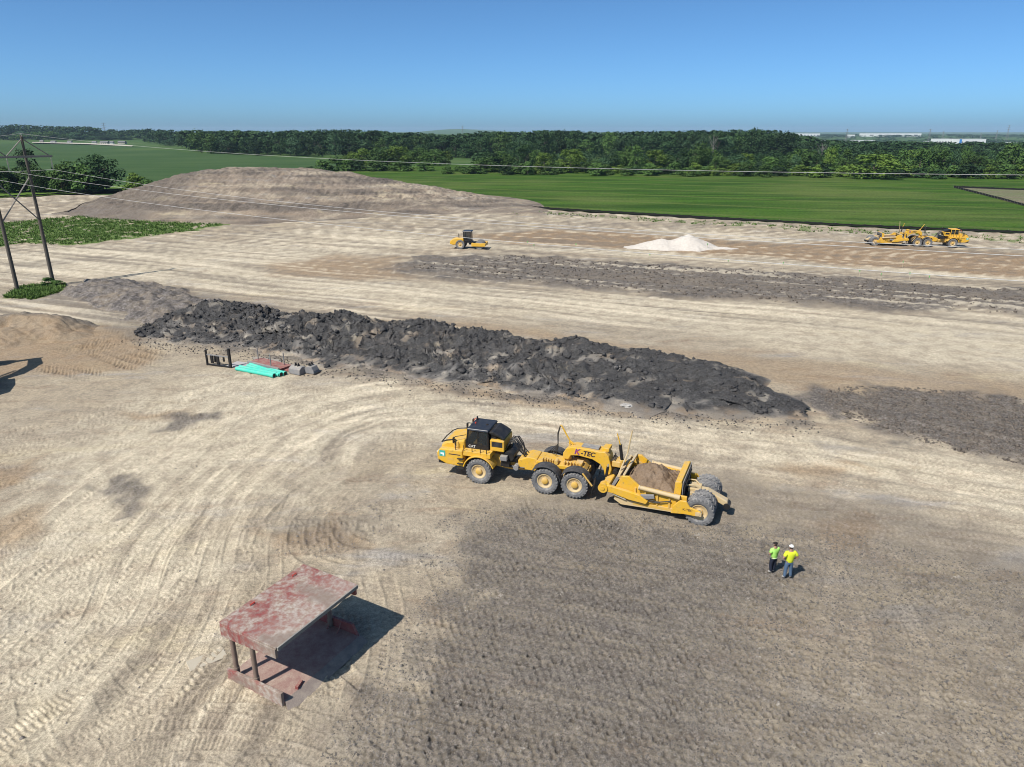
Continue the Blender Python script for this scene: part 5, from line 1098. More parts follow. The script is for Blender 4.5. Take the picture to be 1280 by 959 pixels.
# local frame: x along, y = -across
LN, WD, ZT, TH = 4.55, 3.05, 2.36, .16
def panel(z0, z1, nm, x0, x1, y0, y1, mat=REDM): return MB().box(((x0 + x1) / 2, (y0 + y1) / 2, (z0 + z1) / 2), (x1 - x0, y1 - y0, z1 - z0)).build(nm, mat, ts, .015)
fl = panel(.02, .02 + TH, 'floor_panel', .10, LN - .1, -WD, 0, mat_paint('dusty_floor_steel', (.25, .14, .12), .8, .6, (.38, .30, .24)))
rf_ = panel(ZT + .34, ZT + .42, 'roof_panel', .02, LN + .02, -WD - .04, .02)
def flange(nm, x0, x1, prof, mat): return MB().add([(x, y, z) for x in (x0, x1) for y, z in prof], [(0, 1, 2, 3), (7, 6, 5, 4), (0, 4, 5, 1), (1, 5, 6, 2), (2, 6, 7, 3), (3, 7, 4, 0)]).build(nm, mat, ts, .012)
# end flanges of both panels
flange('end_flange', 0, .13, [(0, .0), (0, .50), (-WD, .62), (-WD, .0)], REDM)
flange('end_flange', LN - .13, LN, [(0, .0), (0, .55), (-WD + .35, .66), (-WD, .0)], RED2)
flange('end_flange', .0, .12, [(0, ZT - .26), (0, ZT + .335), (-WD, ZT + .335), (-WD, ZT - .08)], REDM)
flange('end_flange', LN - .12, LN, [(0, ZT - .26), (0, ZT + .335), (-WD, ZT + .335), (-WD, ZT - .08)], RED2)
panel(ZT + .27, ZT + .435, 'edge_lip', .06, LN - .02, -WD - .12, -WD - .045, mat_paint('grey_worn_steel', (.20, .19, .18), .6, .4))
MB().add([(.16, -WD, .02), (-.1, -WD - .42, -.08), (LN, -WD - .42, -.08), (LN, -WD, .02), (.16, -WD, .18), (-.1, -WD - .46, -.03), (LN, -WD - .46, -.03), (LN, -WD, .18)], [(0, 1, 2, 3), (7, 6, 5, 4), (0, 4, 5, 1), (3, 2, 6, 7), (1, 5, 6, 2), (0, 3, 7, 4)]).build('cutting_edge', mat_paint('dusty_grey_steel', (.20, .16, .14), .75, .6, (.32, .27, .22)), ts)
for x in (.2, LN - .2):
    for y in (-.36, -1.5): MB().cyl((x, y, .2), (x, y, ZT + .34), .10, n=14).cyl((x, y, .2), (x, y, .62), .12, n=14).build('spreader_pipe', mat_paint('rusty_pipe', (.18, .12, .095), .7, .4) if 'rusty_pipe' not in MATS else MATS['rusty_pipe'], ts, smooth=40)
m = MB()
for x in (.8, 1.6, 2.4, 3.2, 4.0): m.box((x * .94, -WD / 2, ZT + .28), (.09, WD - .4, .11))
m.build('stiffener', RED2, ts)
for x in (1.3, 3.6): MB().tube([(x, -.3, ZT + .4), (x, -.3, ZT + .49), (x + .22, -.3, ZT + .49), (x + .22, -.3, ZT + .4)], .025, 6).build('lifting_eye', ORG, ts)
MB().box((1.0, -WD + .1, .24), (.4, .12, .14), rz=.3).build('bent_lug', RED2, fl)
m = MB()
for y in (-1.5, -2.1): MB().tube([(LN - .12, y, .58), (LN - .35, y - .02, .3), (LN - .45, y, .18)], .03, 6).build('handle_rod', RED2, ts)
# pale plank on the soil beside it
g0 = G(259, 826); pl = MB().box((0, 0, -.005), (1.5, .7, .05)).build('pale_plank', mat_paint('pale_plywood', (.44, .39, .31), .9, .7), None, .01); pl.location = (g0[0], g0[1], hz(g0[0], g0[1])); pl.rotation_euler = (.01, .02, R(38)); tag(pl, 'pale half-buried plywood sheet beside the red trench shield', 'plywood sheet')

# ------------------------------------------------------------------ power line
PW = WOOD
P1 = G(67, 356); P2 = G(22, 363); e = (P1 - P2)[:2]; gap = np.linalg.norm(e); e = e / gap; dl = np.array([e[1], -e[0]])
ph = AT(28.5, 169, P1[1])[2]
hf_ = empty('power_pole', (*(P1 + P2)[:2] / 2, 0), math.atan2(e[1], e[0])); tag(hf_, 'wooden two-pole power line frame with crossarm and diagonal braces', 'power pole')
hx = gap / 2
for s in (-1, 1): MB().tube([(s * hx, 0, -.3), (s * hx, 0, ph * .5), (s * hx, 0, ph)], [.27, .22, .16], 12).build('pole', PW, hf_, smooth=40)
zc = AT(33, 196, P1[1])[2]; arm_x = hx + 3.3
for s in (-1, 1): MB().box((0, s * .24, zc), (2 * arm_x, .10, .26)).build('crossarm', WOODL, hf_, .01)
for s in (-1, 1):
    for k in (-1, 1): MB().tube([(s * hx, 0, ph - .45), (s * hx + k * (3.0 if k == s else hx * 1.0), .0, zc + .1)], .075, 6).build('brace', WOODL, hf_)
    MB().tube([(s * hx, .0, zc - 2.6), (-s * hx, .0, zc - 2.6 - gap * 1.25)], .09, 6).build('x_brace', WOODL, hf_)
    MB().tube([(s * hx, -.25, ph - .2), (s * hx, .0, ph + .25)], .04, 6).build('shield_wire_bracket', GREY, hf_)
ins = []
for x in (-arm_x + .15, 0, arm_x - .15):
    m = MB().cyl((x, 0, zc - .13), (x, 0, zc - 1.75), .03, n=6)
    for i in range(9): m.cyl((x, 0, zc - .35 - i * .15), (x, 0, zc - .42 - i * .15), .13, .06, n=12)
    m.build('insulator', GREY if 0 else mat_paint('grey_porcelain', (.42, .40, .38), .35, .1) if 'grey_porcelain' not in MATS else MATS['grey_porcelain'], hf_); ins.append(x)
mid = (P1 + P2)[:2] / 2
WIRE = mat_paint('bright_aluminium_wire', (.50, .48, .46), .5, .1, metal=.0)
SPAN = 205.0
def wire(off, z0, obs, label, rad=.015):
    """parabolic conductor from the frame along dl; the sag follows from the pixels where it crosses the photo"""
    A = []; Bv = []
    for px, py in obs:
        r_ = ray(px, py); b0 = mid + e * off; den = r_[0] * dl[1] - r_[1] * dl[0]; t_ = (b0[0] * dl[1] - b0[1] * dl[0]) / den; s_ = (r_[0] * t_ - b0[0]) * dl[0] + (r_[1] * t_ - b0[1]) * dl[1]
        A.append([s_, s_ * s_]); Bv.append(CAM_H + r_[2] * t_ - z0)
    k = np.linalg.lstsq(np.array(A), np.array(Bv), rcond=None)[0]
    pts = [(*(mid + e * off + dl * s_), z0 + k[0] * s_ + k[1] * s_ * s_) for s_ in np.linspace(0, SPAN, 90)]
    k0 = -abs(k[0]) if abs(k[0]) < .14 else -.1
    back = [(*(mid + e * off - dl * s_), z0 + k0 * s_ + .0005 * s_ * s_) for s_ in np.linspace(0, 150, 30)][1:]
    tag(MB().tube(back[::-1] + pts, rad, 5).build('power_line', WIRE), label, 'power line', 'wires of the power line')
zi = zc - 1.8
wire(ins[2], zi, [(120, 223), (220, 237), (420, 257.5), (700, 282), (1000, 300), (1280, 312)], 'conductor wire running from the right end of the crossarm')
wire(ins[1], zi, [(100, 229), (260, 247.5), (420, 262.5), (720, 286), (1000, 306), (1280, 320)], 'conductor wire running from the middle of the crossarm')
wire(ins[0], zi, [(100, 241), (195, 255), (310, 269.5), (560, 296), (720, 311), (960, 330), (1167, 343), (1280, 349.5)], 'lowest conductor wire crossing the site to the right edge')
wire(hx, ph + .2, [(370, 196), (500, 203), (640, 208), (900, 213.5), (1280, 219)], 'upper shield wire crossing in front of the hedgerow', .010)

# ------------------------------------------------------------------ silt fences
FAB = mat_paint('black_silt_fabric', (.007, .007, .008), .8, .02)
def silt_fence(px, label, h=.62, z=.0, gap_=3.2):
    pts = interp_line(np.array([[*G(x, y, z)[:2]] for x, y in px]), 300); d = np.concatenate([[0], np.cumsum(np.linalg.norm(np.diff(pts, axis=0), axis=1))]); n = int(d[-1] / gap_) + 1
    t = np.linspace(0, d[-1], n * 4 + 1); X = np.interp(t, d, pts[:, 0]); Y = np.interp(t, d, pts[:, 1]); r0 = random.Random(len(px) + int(px[0][1]))
    root = empty('silt_fence', (X[0], Y[0], 0)); tag(root, label, 'silt fence'); V, F = [], []
    for i in range(len(t)):
        sag = 0 if i % 4 == 0 else .06 * (1 + r0.random()); w_ = .0 if i % 4 == 0 else .05 * r0.uniform(-1, 1)
        for zz_, yy_ in ((-.2, .0), (h * .5, w_), (h - sag, w_ * .5)): V.append((X[i] - X[0], Y[i] - Y[0] + yy_, zz_ + z))
    k = 3; n0 = len(V); V += [(a, b + .02, c) for a, b, c in V]
    for i in range(len(t) - 1):
        for j in range(2): q = (i * k + j, (i + 1) * k + j, (i + 1) * k + j + 1, i * k + j + 1); F += [q, tuple(n0 + u for u in q[::-1])]
    MB().add(V, F).build('fabric', FAB, root); pm = None
    for i in range(0, len(t), 4):
        if pm is None: pm = MB().box((0, .06, h / 2 + .0), (.06, .06, h + .25)).mesh('post')
        put('post', pm, WOODL, root, loc=(X[i] - X[0], Y[i] - Y[0], z + r0.uniform(-.05, .05)))
silt_fence([(600, 253.5), (690, 262.2), (900, 274.2), (1060, 283), (1280, 292.2), (1420, 300)], 'long black silt fence along the near edge of the green field')
silt_fence([(-90, 252.5), (0, 247), (60, 244.2), (110, 241), (165, 237)], 'black silt fence below the lawn at the left')
silt_fence([(1460, 244), (1282, 238), (1192, 234.4), (1222, 242), (1255, 250.5), (1282, 258), (1340, 276)], 'black silt fence around the bare plot at the right edge', .7, .2)

# survey stakes
stk = MB().box((0, 0, .6), (.045, .03, 1.25)); sm = stk.mesh('survey_stake'); GRN = mat_paint('green_ribbon', (.05, .45, .08), .6, 0)
LATH = mat_paint('pale_lath', (.55, .47, .34), .8, .1); rb_ = MB().box((0, .03, 1.0), (.16, .05, .34)).mesh('ribbon')
for i, (px, py) in enumerate([(812, 325), (978, 337), (1074, 346), (1137, 349), (1161, 354), (1128, 334), (720, 312), (668, 313), (660, 309), (1100, 352), (910, 333), (884, 312)]):
    g_ = G(px, py); o = put('survey_stake', sm, LATH, loc=(g_[0], g_[1], hz(g_[0], g_[1]) - .05)); o.rotation_euler = (random.uniform(-.06, .06), random.uniform(-.06, .06), random.random()); put('ribbon', rb_, GRN, o)
    tag(o, 'thin lath survey stake with green ribbon on the pale strip', 'survey stake', 'survey stakes along the pale strip')

# ------------------------------------------------------------------ pipes and steel by the dark heap
TEAL = mat_paint('teal_pipe', (.04, .53, .39), .4, .28, (.36, .46, .38))
def pipe(px0, py0, px1, py1, r, label, z=None, mat=TEAL):
    a = Vector(G(px0, py0)); b = Vector(G(px1, py1)); z0 = hz(*((a + b) / 2)[:2]) + r if z is None else z; a.z = b.z = 0; d = (b - a).normalized()
    root = empty('plastic_pipe', (a.x, a.y, z0)); L = (b - a).length; root.rotation_euler = (0, 0, math.atan2(d.y, d.x)); n = 20; m = MB(); vs = []
    prof = [(0, r), (L - .5, r), (L - .42, r * 1.16), (L, r * 1.16), (L, r * 1.02), (L - .4, r * .9), (0, r * .9)]
    for x, q in prof: vs += [(x, q * math.cos(6.2832 * i / n), q * math.sin(6.2832 * i / n)) for i in range(n)]
    k = len(prof); m.add(vs, [(j * n + i, j * n + (i + 1) % n, ((j + 1) % k) * n + (i + 1) % n, ((j + 1) % k) * n + i) for j in range(k) for i in range(n)]).build('pipe_wall', mat, root, smooth=40)
    MB().box((L - .06, 0, 0), (.04, r * 1.6, r * 1.6)).build('end_cap', BLK, root); tag(root, label, 'pipe', 'teal sewer pipes lying by the dark heap')
pipe(296, 462.5, 343, 471.5, .19, 'front teal pipe nearest the camera by the dark heap')
pipe(300, 460.5, 346.5, 469.6, .19, 'second teal pipe from the camera, behind the front one')
pipe(313, 457.5, 352, 470.3, .19, 'third teal pipe, just left of the rear one')
pipe(316, 456, 357, 469.0, .19, 'rear teal pipe nearest the dark heap')
pipe(310, 459, 350, 470.5, .17, 'teal pipe wedged between the front and rear pairs')
def base_at(px, py): g_ = G(px, py); return (g_[0], g_[1], hz(g_[0], g_[1]))
# standing black rack
a = Vector(base_at(259.5, 455.5)); b = Vector(base_at(288.5, 459.5)); d = b - a; L = d.length
rk = empty('steel_rack', a, math.atan2(d.y, d.x)); tag(rk, 'standing dark steel rack with hanging plates left of the teal pipes', 'steel rack')
MB().box((0, 0, .75), (.14, .16, 1.55)).build('post', BLK, rk); MB().box((L, 0, .95), (.2, .2, 1.95)).build('post', BLK, rk)
MB().box((L / 2, 0, 1.08), (L, .09, .09)).build('rail', GREY, rk); MB().box((L / 2, 0, .1), (L, .14, .12)).build('rail', BLK, rk)
for x, w_, h_ in ((.62, .28, .75), (.98, .15, .62), (1.32, .3, .8), (2.05, .14, .45)): MB().box((x, 0, 1.02 - h_ / 2), (w_, .14, h_), top=(1.05, 1)).build('hanging_plate', BLK, rk, .02)
MB().tube([(1.5, 0, 1.0), (1.8, .02, .75), (2.2, .02, .95)], .025, 6).build('chain', GREY, rk)
def slab(nm, px, py, size, rz, mat, label, cat, z=.0, tilt=0):
    x, y, zz_ = base_at(px, py); root = MB().box((0, 0, size[2] / 2), size, top=(.97, .96)); o = root.build(nm, mat, None, .03); o.location = (x, y, zz_ + z); o.rotation_euler = (tilt, 0, rz); return tag(o, label, cat)
slab('grey_sheet', 301, 456, (2.1, 1.5, .07), R(-20), mat_paint('pale_grey_sheet', (.40, .38, .38), .6, .3), 'flat grey sheet lying right of the dark rack', 'metal sheet')
# red flat shield panel with upright pipes
x, y, z_ = base_at(337, 458.5); rp = empty('shield_panel', (x, y, z_), R(-32)); tag(rp, 'flat red and grey shield panel with upright pipes behind the teal pipes', 'trench shield')
MB().box((0, .1, .25), (4.3, 1.5, .16)).build('panel', RED2, rp, .02); MB().box((0, -.72, .28), (4.3, .2, .3)).build('edge_beam', GREY, rp, .02)
for x_, y_ in ((-1.9, .3), (.9, -.55), (1.5, .5)): MB().cyl((x_, y_, .3), (x_, y_, 1.5), .05, n=8).build('upright_pipe', GREY, rp)
for i, (px0, py0, px1, py1) in enumerate([(316, 448, 350, 452), (317, 450, 352, 454), (318, 452.5, 350, 456)]):
    a_, b_ = Vector(base_at(px0, py0)), Vector(base_at(px1, py1)); o = MB().tube([a_ + Vector((0, 0, .12)), b_ + Vector((0, 0, .12))], .1, 8).build('grey_pipe', WOODL); tag(o, ['rearmost', 'middle', 'front'][i] + ' thin grey pipe behind the red shield panel', 'pipe', 'thin grey pipes behind the shield panel')
slab('red_sheet', 366, 462, (1.1, 1.3, .12), R(-10), RED2, 'small red steel sheet right of the shield panel', 'metal sheet', .02)
def bucket(px, py, label, L_, rz):
    x, y, zz_ = base_at(px, py); root = empty('excavator_bucket', (x, y, zz_), rz); tag(root, label, 'bucket', 'grey steel buckets by the dark heap')
    MB().prism([(-.55, .02), (-.5, .5), (-.15, .72), (.3, .66), (.5, .3), (.56, .02)], -L_ / 2, L_ / 2).build('shell', GREY, root, .04); MB().box((.6, 0, .06), (.22, L_, .07)).build('cutting_lip', BLK, root)
    for s in (-1, 1): MB().prism([(-.2, .68), (.12, .68), (.0, .98), (-.12, .95)], s * .14, s * .2).build('ear', BLK, root)
bucket(373, 466.5, 'left grey steel bucket beside the red sheet', 1.35, R(62)); bucket(390, 466.5, 'right grey steel bucket with dark open end', .85, R(-22))

# ------------------------------------------------------------------ people
def skin_mesh(name, V, E_, RAD, mat, parent, root=0, sub=1):
    me = bpy.data.meshes.new(name); me.from_pydata(V, E_, []); o = put(name, me, mat, parent); o.modifiers.new('skin', 'SKIN'); sv = me.skin_vertices[0].data if me.skin_vertices else None
    if sv is None:
        bm = bmesh.new(); bm.from_mesh(me); bm.verts.layers.skin.verify(); bm.to_mesh(me); bm.free(); sv = me.skin_vertices[0].data
    for i, r_ in enumerate(RAD): sv[i].radius = (r_, r_) if not isinstance(r_, tuple) else r_; sv[i].use_root = (i == root)
    o.modifiers.new('sub', 'SUBSURF').levels = sub; o.modifiers['sub'].render_levels = sub + 1
    dg = bpy.context.evaluated_depsgraph_get(); m2 = bpy.data.meshes.new_from_object(o.evaluated_get(dg)); o.modifiers.clear(); o.data = m2; m2.name = name
    if not m2.materials: m2.materials.append(mat)
    m2.polygons.foreach_set('use_smooth', [True] * len(m2.polygons)); return o
SKIN = mat_paint('skin', (.36, .20, .14), .6, 0); LIME = mat_paint('lime_vest', (.36, .72, .12), .75, .25, (.62, .74, .42), scale=6); LIMEW = mat_paint('pale_lime_hem', (.62, .78, .42), .7, 0); YLS = mat_paint('yellow_shirt', (.66, .72, .03), .75, .12, (.5, .5, .1), scale=8)
NVY = mat_paint('navy_trousers', (.012, .016, .032), .85, .03); JEAN = mat_paint('blue_jeans', (.075, .125, .20), .85, .05); SHOE = mat_paint('grey_boots', (.36, .34, .31), .8, .3); HAIR = mat_paint('dark_hair', (.02, .014, .012), .8, 0); GRNV = mat_paint('green_vest', (.03, .5, .10), .7, 0)
def person(loc, rz, label, J, top, bottom, hatm, hat='cap', scale=1.0, hem=None):
    t = empty('person', loc, rz); t.scale = (scale,) * 3; tag(t, label, 'person')
    V = [J['pelvis'], J['waist'], J['chest'], J['neck'], J['head0'], J['head1']]; Rr = [(.15, .12), (.135, .11), (.165, .115), (.06, .06), (.075, .085), (.07, .08)]; E_ = [(0, 1), (1, 2), (2, 3), (3, 4), (4, 5)]
    ids = {}
    for s in ('l', 'r'):
        for nm, par, r_ in (('sh', 2, .075), ('el', None, .05), ('wr', None, .034), ('pa', None, (.042, .026)), ('hip', 0, .105), ('kn', None, .068), ('an', None, .045), ('toe', None, .04)):
            V.append(J[nm + s]); Rr.append(r_); k = len(V) - 1; prev = par if par is not None else k - 1; E_.append((prev, k)); ids[nm + s] = k
        w_, p_0 = Vector(J['wr' + s]), Vector(J['pa' + s]); d = (p_0 - w_).normalized(); sd = d.cross(Vector((0, 1, 0))); sd = sd.normalized() if sd.length > .2 else Vector((1, 0, 0)); up = sd.cross(d)
        for q, (o_, ln) in enumerate(((-.034, .068), (-.011, .082), (.012, .078), (.034, .06), (.05, .055))):
            b0 = p_0 + sd * o_ + d * (.02 if q < 4 else -.03); b1 = b0 + d * ln * .55 + (up * .012) + (sd * .02 if q == 4 else Vector()); b2 = b1 + d * ln * .4 + up * .03
            k = len(V); V += [b0, b1, b2]; Rr += [.010, .009, .007]; E_ += [(ids['pa' + s], k), (k, k + 1), (k + 1, k + 2)]
    body = skin_mesh('body', [tuple(v) for v in V], E_, Rr, SKIN, t)
    def wear(nm, keys, links, rad, mat):
        vs = [tuple(Vector(J[k]) if isinstance(k, str) else Vector(k)) for k in keys]; return skin_mesh(nm, vs, links, rad, mat, t)
    mixp = lambda a, b, f: tuple(Vector(J[a]).lerp(Vector(J[b]), f))
    wear('shirt', [mixp('pelvis', 'waist', -.95), 'waist', 'chest', mixp('chest', 'neck', .75), 'shl', mixp('shl', 'ell', .75), 'shr', mixp('shr', 'elr', .75)], [(0, 1), (1, 2), (2, 3), (2, 4), (4, 5), (2, 6), (6, 7)], [(.20, .165), (.19, .155), (.205, .15), .085, .11, .09, .11, .09], top)
    if hem: wear('shirt_hem', [mixp('pelvis', 'waist', -.55), mixp('pelvis', 'waist', .25)], [(0, 1)], [(.235, .20), (.225, .19)], hem)
    wear('trousers', ['waist', 'pelvis', 'hipl', 'knl', 'anl', 'hipr', 'knr', 'anr'], [(0, 1), (1, 2), (2, 3), (3, 4), (1, 5), (5, 6), (6, 7)], [(.14, .115), (.165, .135), .125, .092, .075, .125, .092, .075], bottom)
    for s in ('l', 'r'): skin_mesh('boot', [mixp('an' + s, 'kn' + s, .2), J['an' + s], tuple(Vector(J['toe' + s]))], [(0, 1), (1, 2)], [.06, .062, .05], SHOE, t)
    h0, h1 = Vector(J['head0']), Vector(J['head1']); c_ = (h0 + h1) / 2 + Vector((0, 0, .02)); f = Vector(J['face']).normalized(); sd = f.cross(Vector((0, 0, 1))).normalized()
    m = MB(); m.cyl(c_ + f * .085, c_ + f * .125 - Vector((0, 0, .02)), .012, .02, n=6)
    for s in (-1, 1): m.cyl(c_ + sd * s * .075, c_ + sd * s * .095, .03, .026, n=8)
    m.build('face_features', SKIN, t)
    m = MB()
    for s in (-1, 1): m.cyl(c_ + f * .083 + sd * s * .032 + Vector((0, 0, .03)), c_ + f * .096 + sd * s * .032 + Vector((0, 0, .03)), .012, n=8)
    m.box(c_ + f * .088 - Vector((0, 0, .055)), (.03, .03, .01)).build('eyes_and_mouth', HAIR, t)
    b = bmesh.new(); bmesh.ops.create_uvsphere(b, u_segments=16, v_segments=10, radius=.112)
    bmesh.ops.delete(b, geom=[v for v in b.verts if v.co.z < (-.03 if hat == 'hair' else .005)], context='VERTS'); hm = bpy.data.meshes.new('hat'); b.to_mesh(hm); b.free(); o = put('hair' if hat == 'hair' else 'hat', hm, hatm, t); o.location = c_ + Vector((0, 0, .035)) - f * .01; o.scale = (1, 1, 1.12)
    hm.polygons.foreach_set('use_smooth', [True] * len(hm.polygons))
    if hat != 'hair': MB().cyl(Vector((0, 0, 0)) + c_ + f * .07 + Vector((0, 0, .038)), c_ + f * .07 + Vector((0, 0, .05)), .085, .08, n=18).build('hat_brim', hatm, t)
    if hat != 'hair': 
        b = bmesh.new(); bmesh.ops.create_uvsphere(b, u_segments=12, v_segments=8, radius=.098); bmesh.ops.delete(b, geom=[v for v in b.verts if v.co.dot(f) > .02 or v.co.z > .03], context='VERTS'); hm = bpy.data.meshes.new('hair'); b.to_mesh(hm); b.free(); put('hair', hm, HAIR, t, loc=c_ + Vector((0, 0, .02)))
    return t
# local: +y is the way the person faces, x to the right
def stand(**kw):
    J = dict(pelvis=(0, 0, .96), waist=(0, .0, 1.12), chest=(0, .0, 1.36), neck=(0, .0, 1.52), head0=(0, .02, 1.60), head1=(0, .03, 1.72), face=(0, 1, 0),
             shl=(-.19, 0, 1.43), ell=(-.27, -.02, 1.15), wrl=(-.22, .12, .93), pal=(-.2, .16, .86), shr=(.19, 0, 1.43), elr=(.27, -.02, 1.15), wrr=(.22, .12, .93), par=(.2, .16, .86),
             hipl=(-.10, 0, .90), knl=(-.12, .03, .5), anl=(-.13, -.01, .10), toel=(-.15, .15, .05), hipr=(.10, 0, .90), knr=(.12, .03, .5), anr=(.13, -.01, .10), toer=(.15, .15, .05)); J.update(kw); return J
g1 = base_at(965.0, 714.0); g2 = base_at(984.0, 721.5)
person(g1, R(22), 'person in lime vest and dark trousers standing left of the yellow-shirted one', stand(ell=(-.30, .02, 1.17), wrl=(-.12, .24, 1.10), pal=(-.04, .26, 1.12), elr=(.26, .03, 1.17), wrr=(.10, .25, 1.06), par=(.02, .27, 1.07), anl=(-.10, -.02, .1), toel=(-.13, .15, .05), anr=(.10, .03, .1), toer=(.12, .19, .05)), LIME, NVY, HAIR, 'cap', .97, LIMEW)
person(g2, R(4), 'person in bright yellow shirt, blue jeans and white cap, seen from behind', stand(ell=(-.37, -.08, 1.18), wrl=(-.22, .10, 1.02), pal=(-.15, .13, .99), elr=(.37, -.08, 1.18), wrr=(.22, .10, 1.02), par=(.15, .13, .99), anl=(-.15, -.01, .1), toel=(-.2, .14, .05), anr=(.15, 0, .1), toer=(.2, .15, .05)), YLS, JEAN, WHT, 'cap', 1.05)
# operator in the near hauler's cab
op = person((0, 0, 0), 0, 'person in green vest sitting in the black cab of the near hauler', stand(pelvis=(0, 0, .14), waist=(0, -.04, .3), chest=(0, -.04, .54), neck=(0, -.03, .70), head0=(0, 0, .78), head1=(0, .01, .9), shl=(-.19, -.03, .61), ell=(-.27, .1, .38), wrl=(-.18, .32, .42), pal=(-.14, .39, .43), shr=(.19, -.03, .61), elr=(.27, .1, .38), wrr=(.18, .32, .42), par=(.14, .39, .43),
    hipl=(-.1, .05, .1), knl=(-.14, .45, .14), anl=(-.14, .52, -.26), toel=(-.14, .66, -.3), hipr=(.1, .05, .1), knr=(.14, .45, .14), anr=(.14, .52, -.26), toer=(.14, .66, -.3)), GRNV, NVY, HAIR, 'hair')
Mt = Matrix.Translation(truck.location) @ Matrix.Rotation(HT, 4, 'Z') @ Matrix.Translation((-.08, 0, 2.44)) @ Matrix.Rotation(R(-90), 4, 'Z'); op.location = Mt.translation; op.rotation_euler = Mt.to_euler()

# ------------------------------------------------------------------ excavator just outside the left edge, throwing the shadow there
ex = empty('excavator', (-47.2, 57.3, 0.0), R(114)); ex.scale = (1.25, 1.25, 1.3); tag(ex, 'yellow excavator beside the dug bank beyond the left edge', 'excavator')
for s in (-1, 1):
    MB().prism([(-1.9, .1), (-2.1, .5), (-1.8, .9), (1.8, .9), (2.1, .5), (1.9, .1)], s * .95, s * 1.6).build('track', RUBD, ex, .08); MB().box((0, s * 1.61, .5), (2.6, .06, .35)).build('track_frame', YELD, ex)
MB().cyl((0, 0, .9), (0, 0, 1.15), .8, n=24).build('turntable', BLK, ex); MB().prism([(1.2, 1.15), (1.2, 1.7), (-.6, 2.1), (-2.3, 2.1), (-2.6, 1.2)], -1.4, 1.4).build('house', YEL, ex, .1)
cb = MB().box((.75, .95, 1.9), (1.5, .95, 1.5)).build('cab', BLK, ex, .08); MB().box((.8, 1.435, 2.1), (1.1, .02, .9)).build('window', GLASS, cb)
MB().prism([(.6, 1.5), (1.6, 3.6), (3.6, 4.7), (5.4, 4.2), (5.4, 3.85), (3.6, 4.1), (2.1, 3.2), (1.1, 1.5)], -.3, .3).build('boom', YEL, ex, .03)
MB().prism([(5.2, 4.5), (5.55, 4.4), (6.0, 2.0), (5.8, 1.6), (5.5, 1.7)], -.22, .22).build('stick', YEL, ex, .03); MB().prism([(5.5, 1.8), (6.1, 1.9), (6.6, 1.2), (6.2, .5), (5.4, .5), (5.2, 1.1)], -.6, .6).build('bucket', GREY, ex, .05)
MB().cyl((1.3, .4, 1.8), (2.7, .4, 3.5), .11).cyl((1.3, -.4, 1.8), (2.7, -.4, 3.5), .11).build('boom_cylinder', BLK, ex)

# ------------------------------------------------------------------ distant buildings
ROOFG = mat_paint('grey_roof', (.16, .155, .15), .8, 0); WALLW = mat_paint('white_wall', (.74, .73, .70), .7, 0); GLZ = mat_paint('dark_window', (.04, .05, .06), .2, 0); TANW = mat_paint('tan_wall', (.5, .44, .36), .8, 0)
def zfar(x, y): return float(far_height(np.array([x]), np.array([y]))[0])
def house(px, ytop, wpx, Y, label, wall=None, roofh=.45):
    p = AT(px, ytop, Y); z = zfar(p[0], Y); sc = (Y * CP + CAM_H * SP) / FPX; W_ = wpx * sc * .85; Hh = min(5.5, max(4.2, p[2] - z)); D_ = W_ * .7; hw = Hh * (1 - roofh)
    t = empty('house', (p[0], Y, z)); tag(t, label, 'house', 'distant houses by the road'); wl = MB().box((0, 0, hw / 2 - .2), (W_, D_, hw + .4)).build('wall', wall or WALLW, t)
    o = .5; MB().add([(-W_ / 2 - o, -D_ / 2 - o, hw), (W_ / 2 + o, -D_ / 2 - o, hw), (W_ / 2 + o, D_ / 2 + o, hw), (-W_ / 2 - o, D_ / 2 + o, hw), (-W_ / 2 - o, 0, Hh), (W_ / 2 + o, 0, Hh)], [(0, 1, 5, 4), (2, 3, 4, 5), (0, 4, 3), (1, 2, 5), (3, 2, 1, 0)]).build('roof', ROOFG, t)
    for k in (-.3, 0, .3): MB().box((k * W_, -D_ / 2 - .03, hw * .55), (W_ * .13, .1, hw * .35)).build('window', GLZ, t)
    MB().box((.15 * W_, -D_ / 2 - .04, hw * .32), (W_ * .08, .1, hw * .62)).build('door', TANW, t)
for px, yt, wp, Y, lb, wl in [(66, 173.5, 6.5, 1440, 'leftmost small white house at the far end of the left field', None), (86.5, 173.5, 5.5, 1440, 'second small white house from the left beyond the left field', None), (117.5, 175, 6, 1400, 'white house just left of the wider grey-roofed one', None), (130, 173, 11, 1400, 'wide grey-roofed house among the distant houses', TANW), (139.5, 176, 5, 1390, 'low white shed right of the wide grey-roofed house', None), (152, 174, 10, 1400, 'rightmost distant house beyond the left field', TANW), (51, 171.5, 4.5, 1470, 'small grey house left of the leftmost white one', TANW)]:
    house(px, yt, wp, Y, lb, wl)
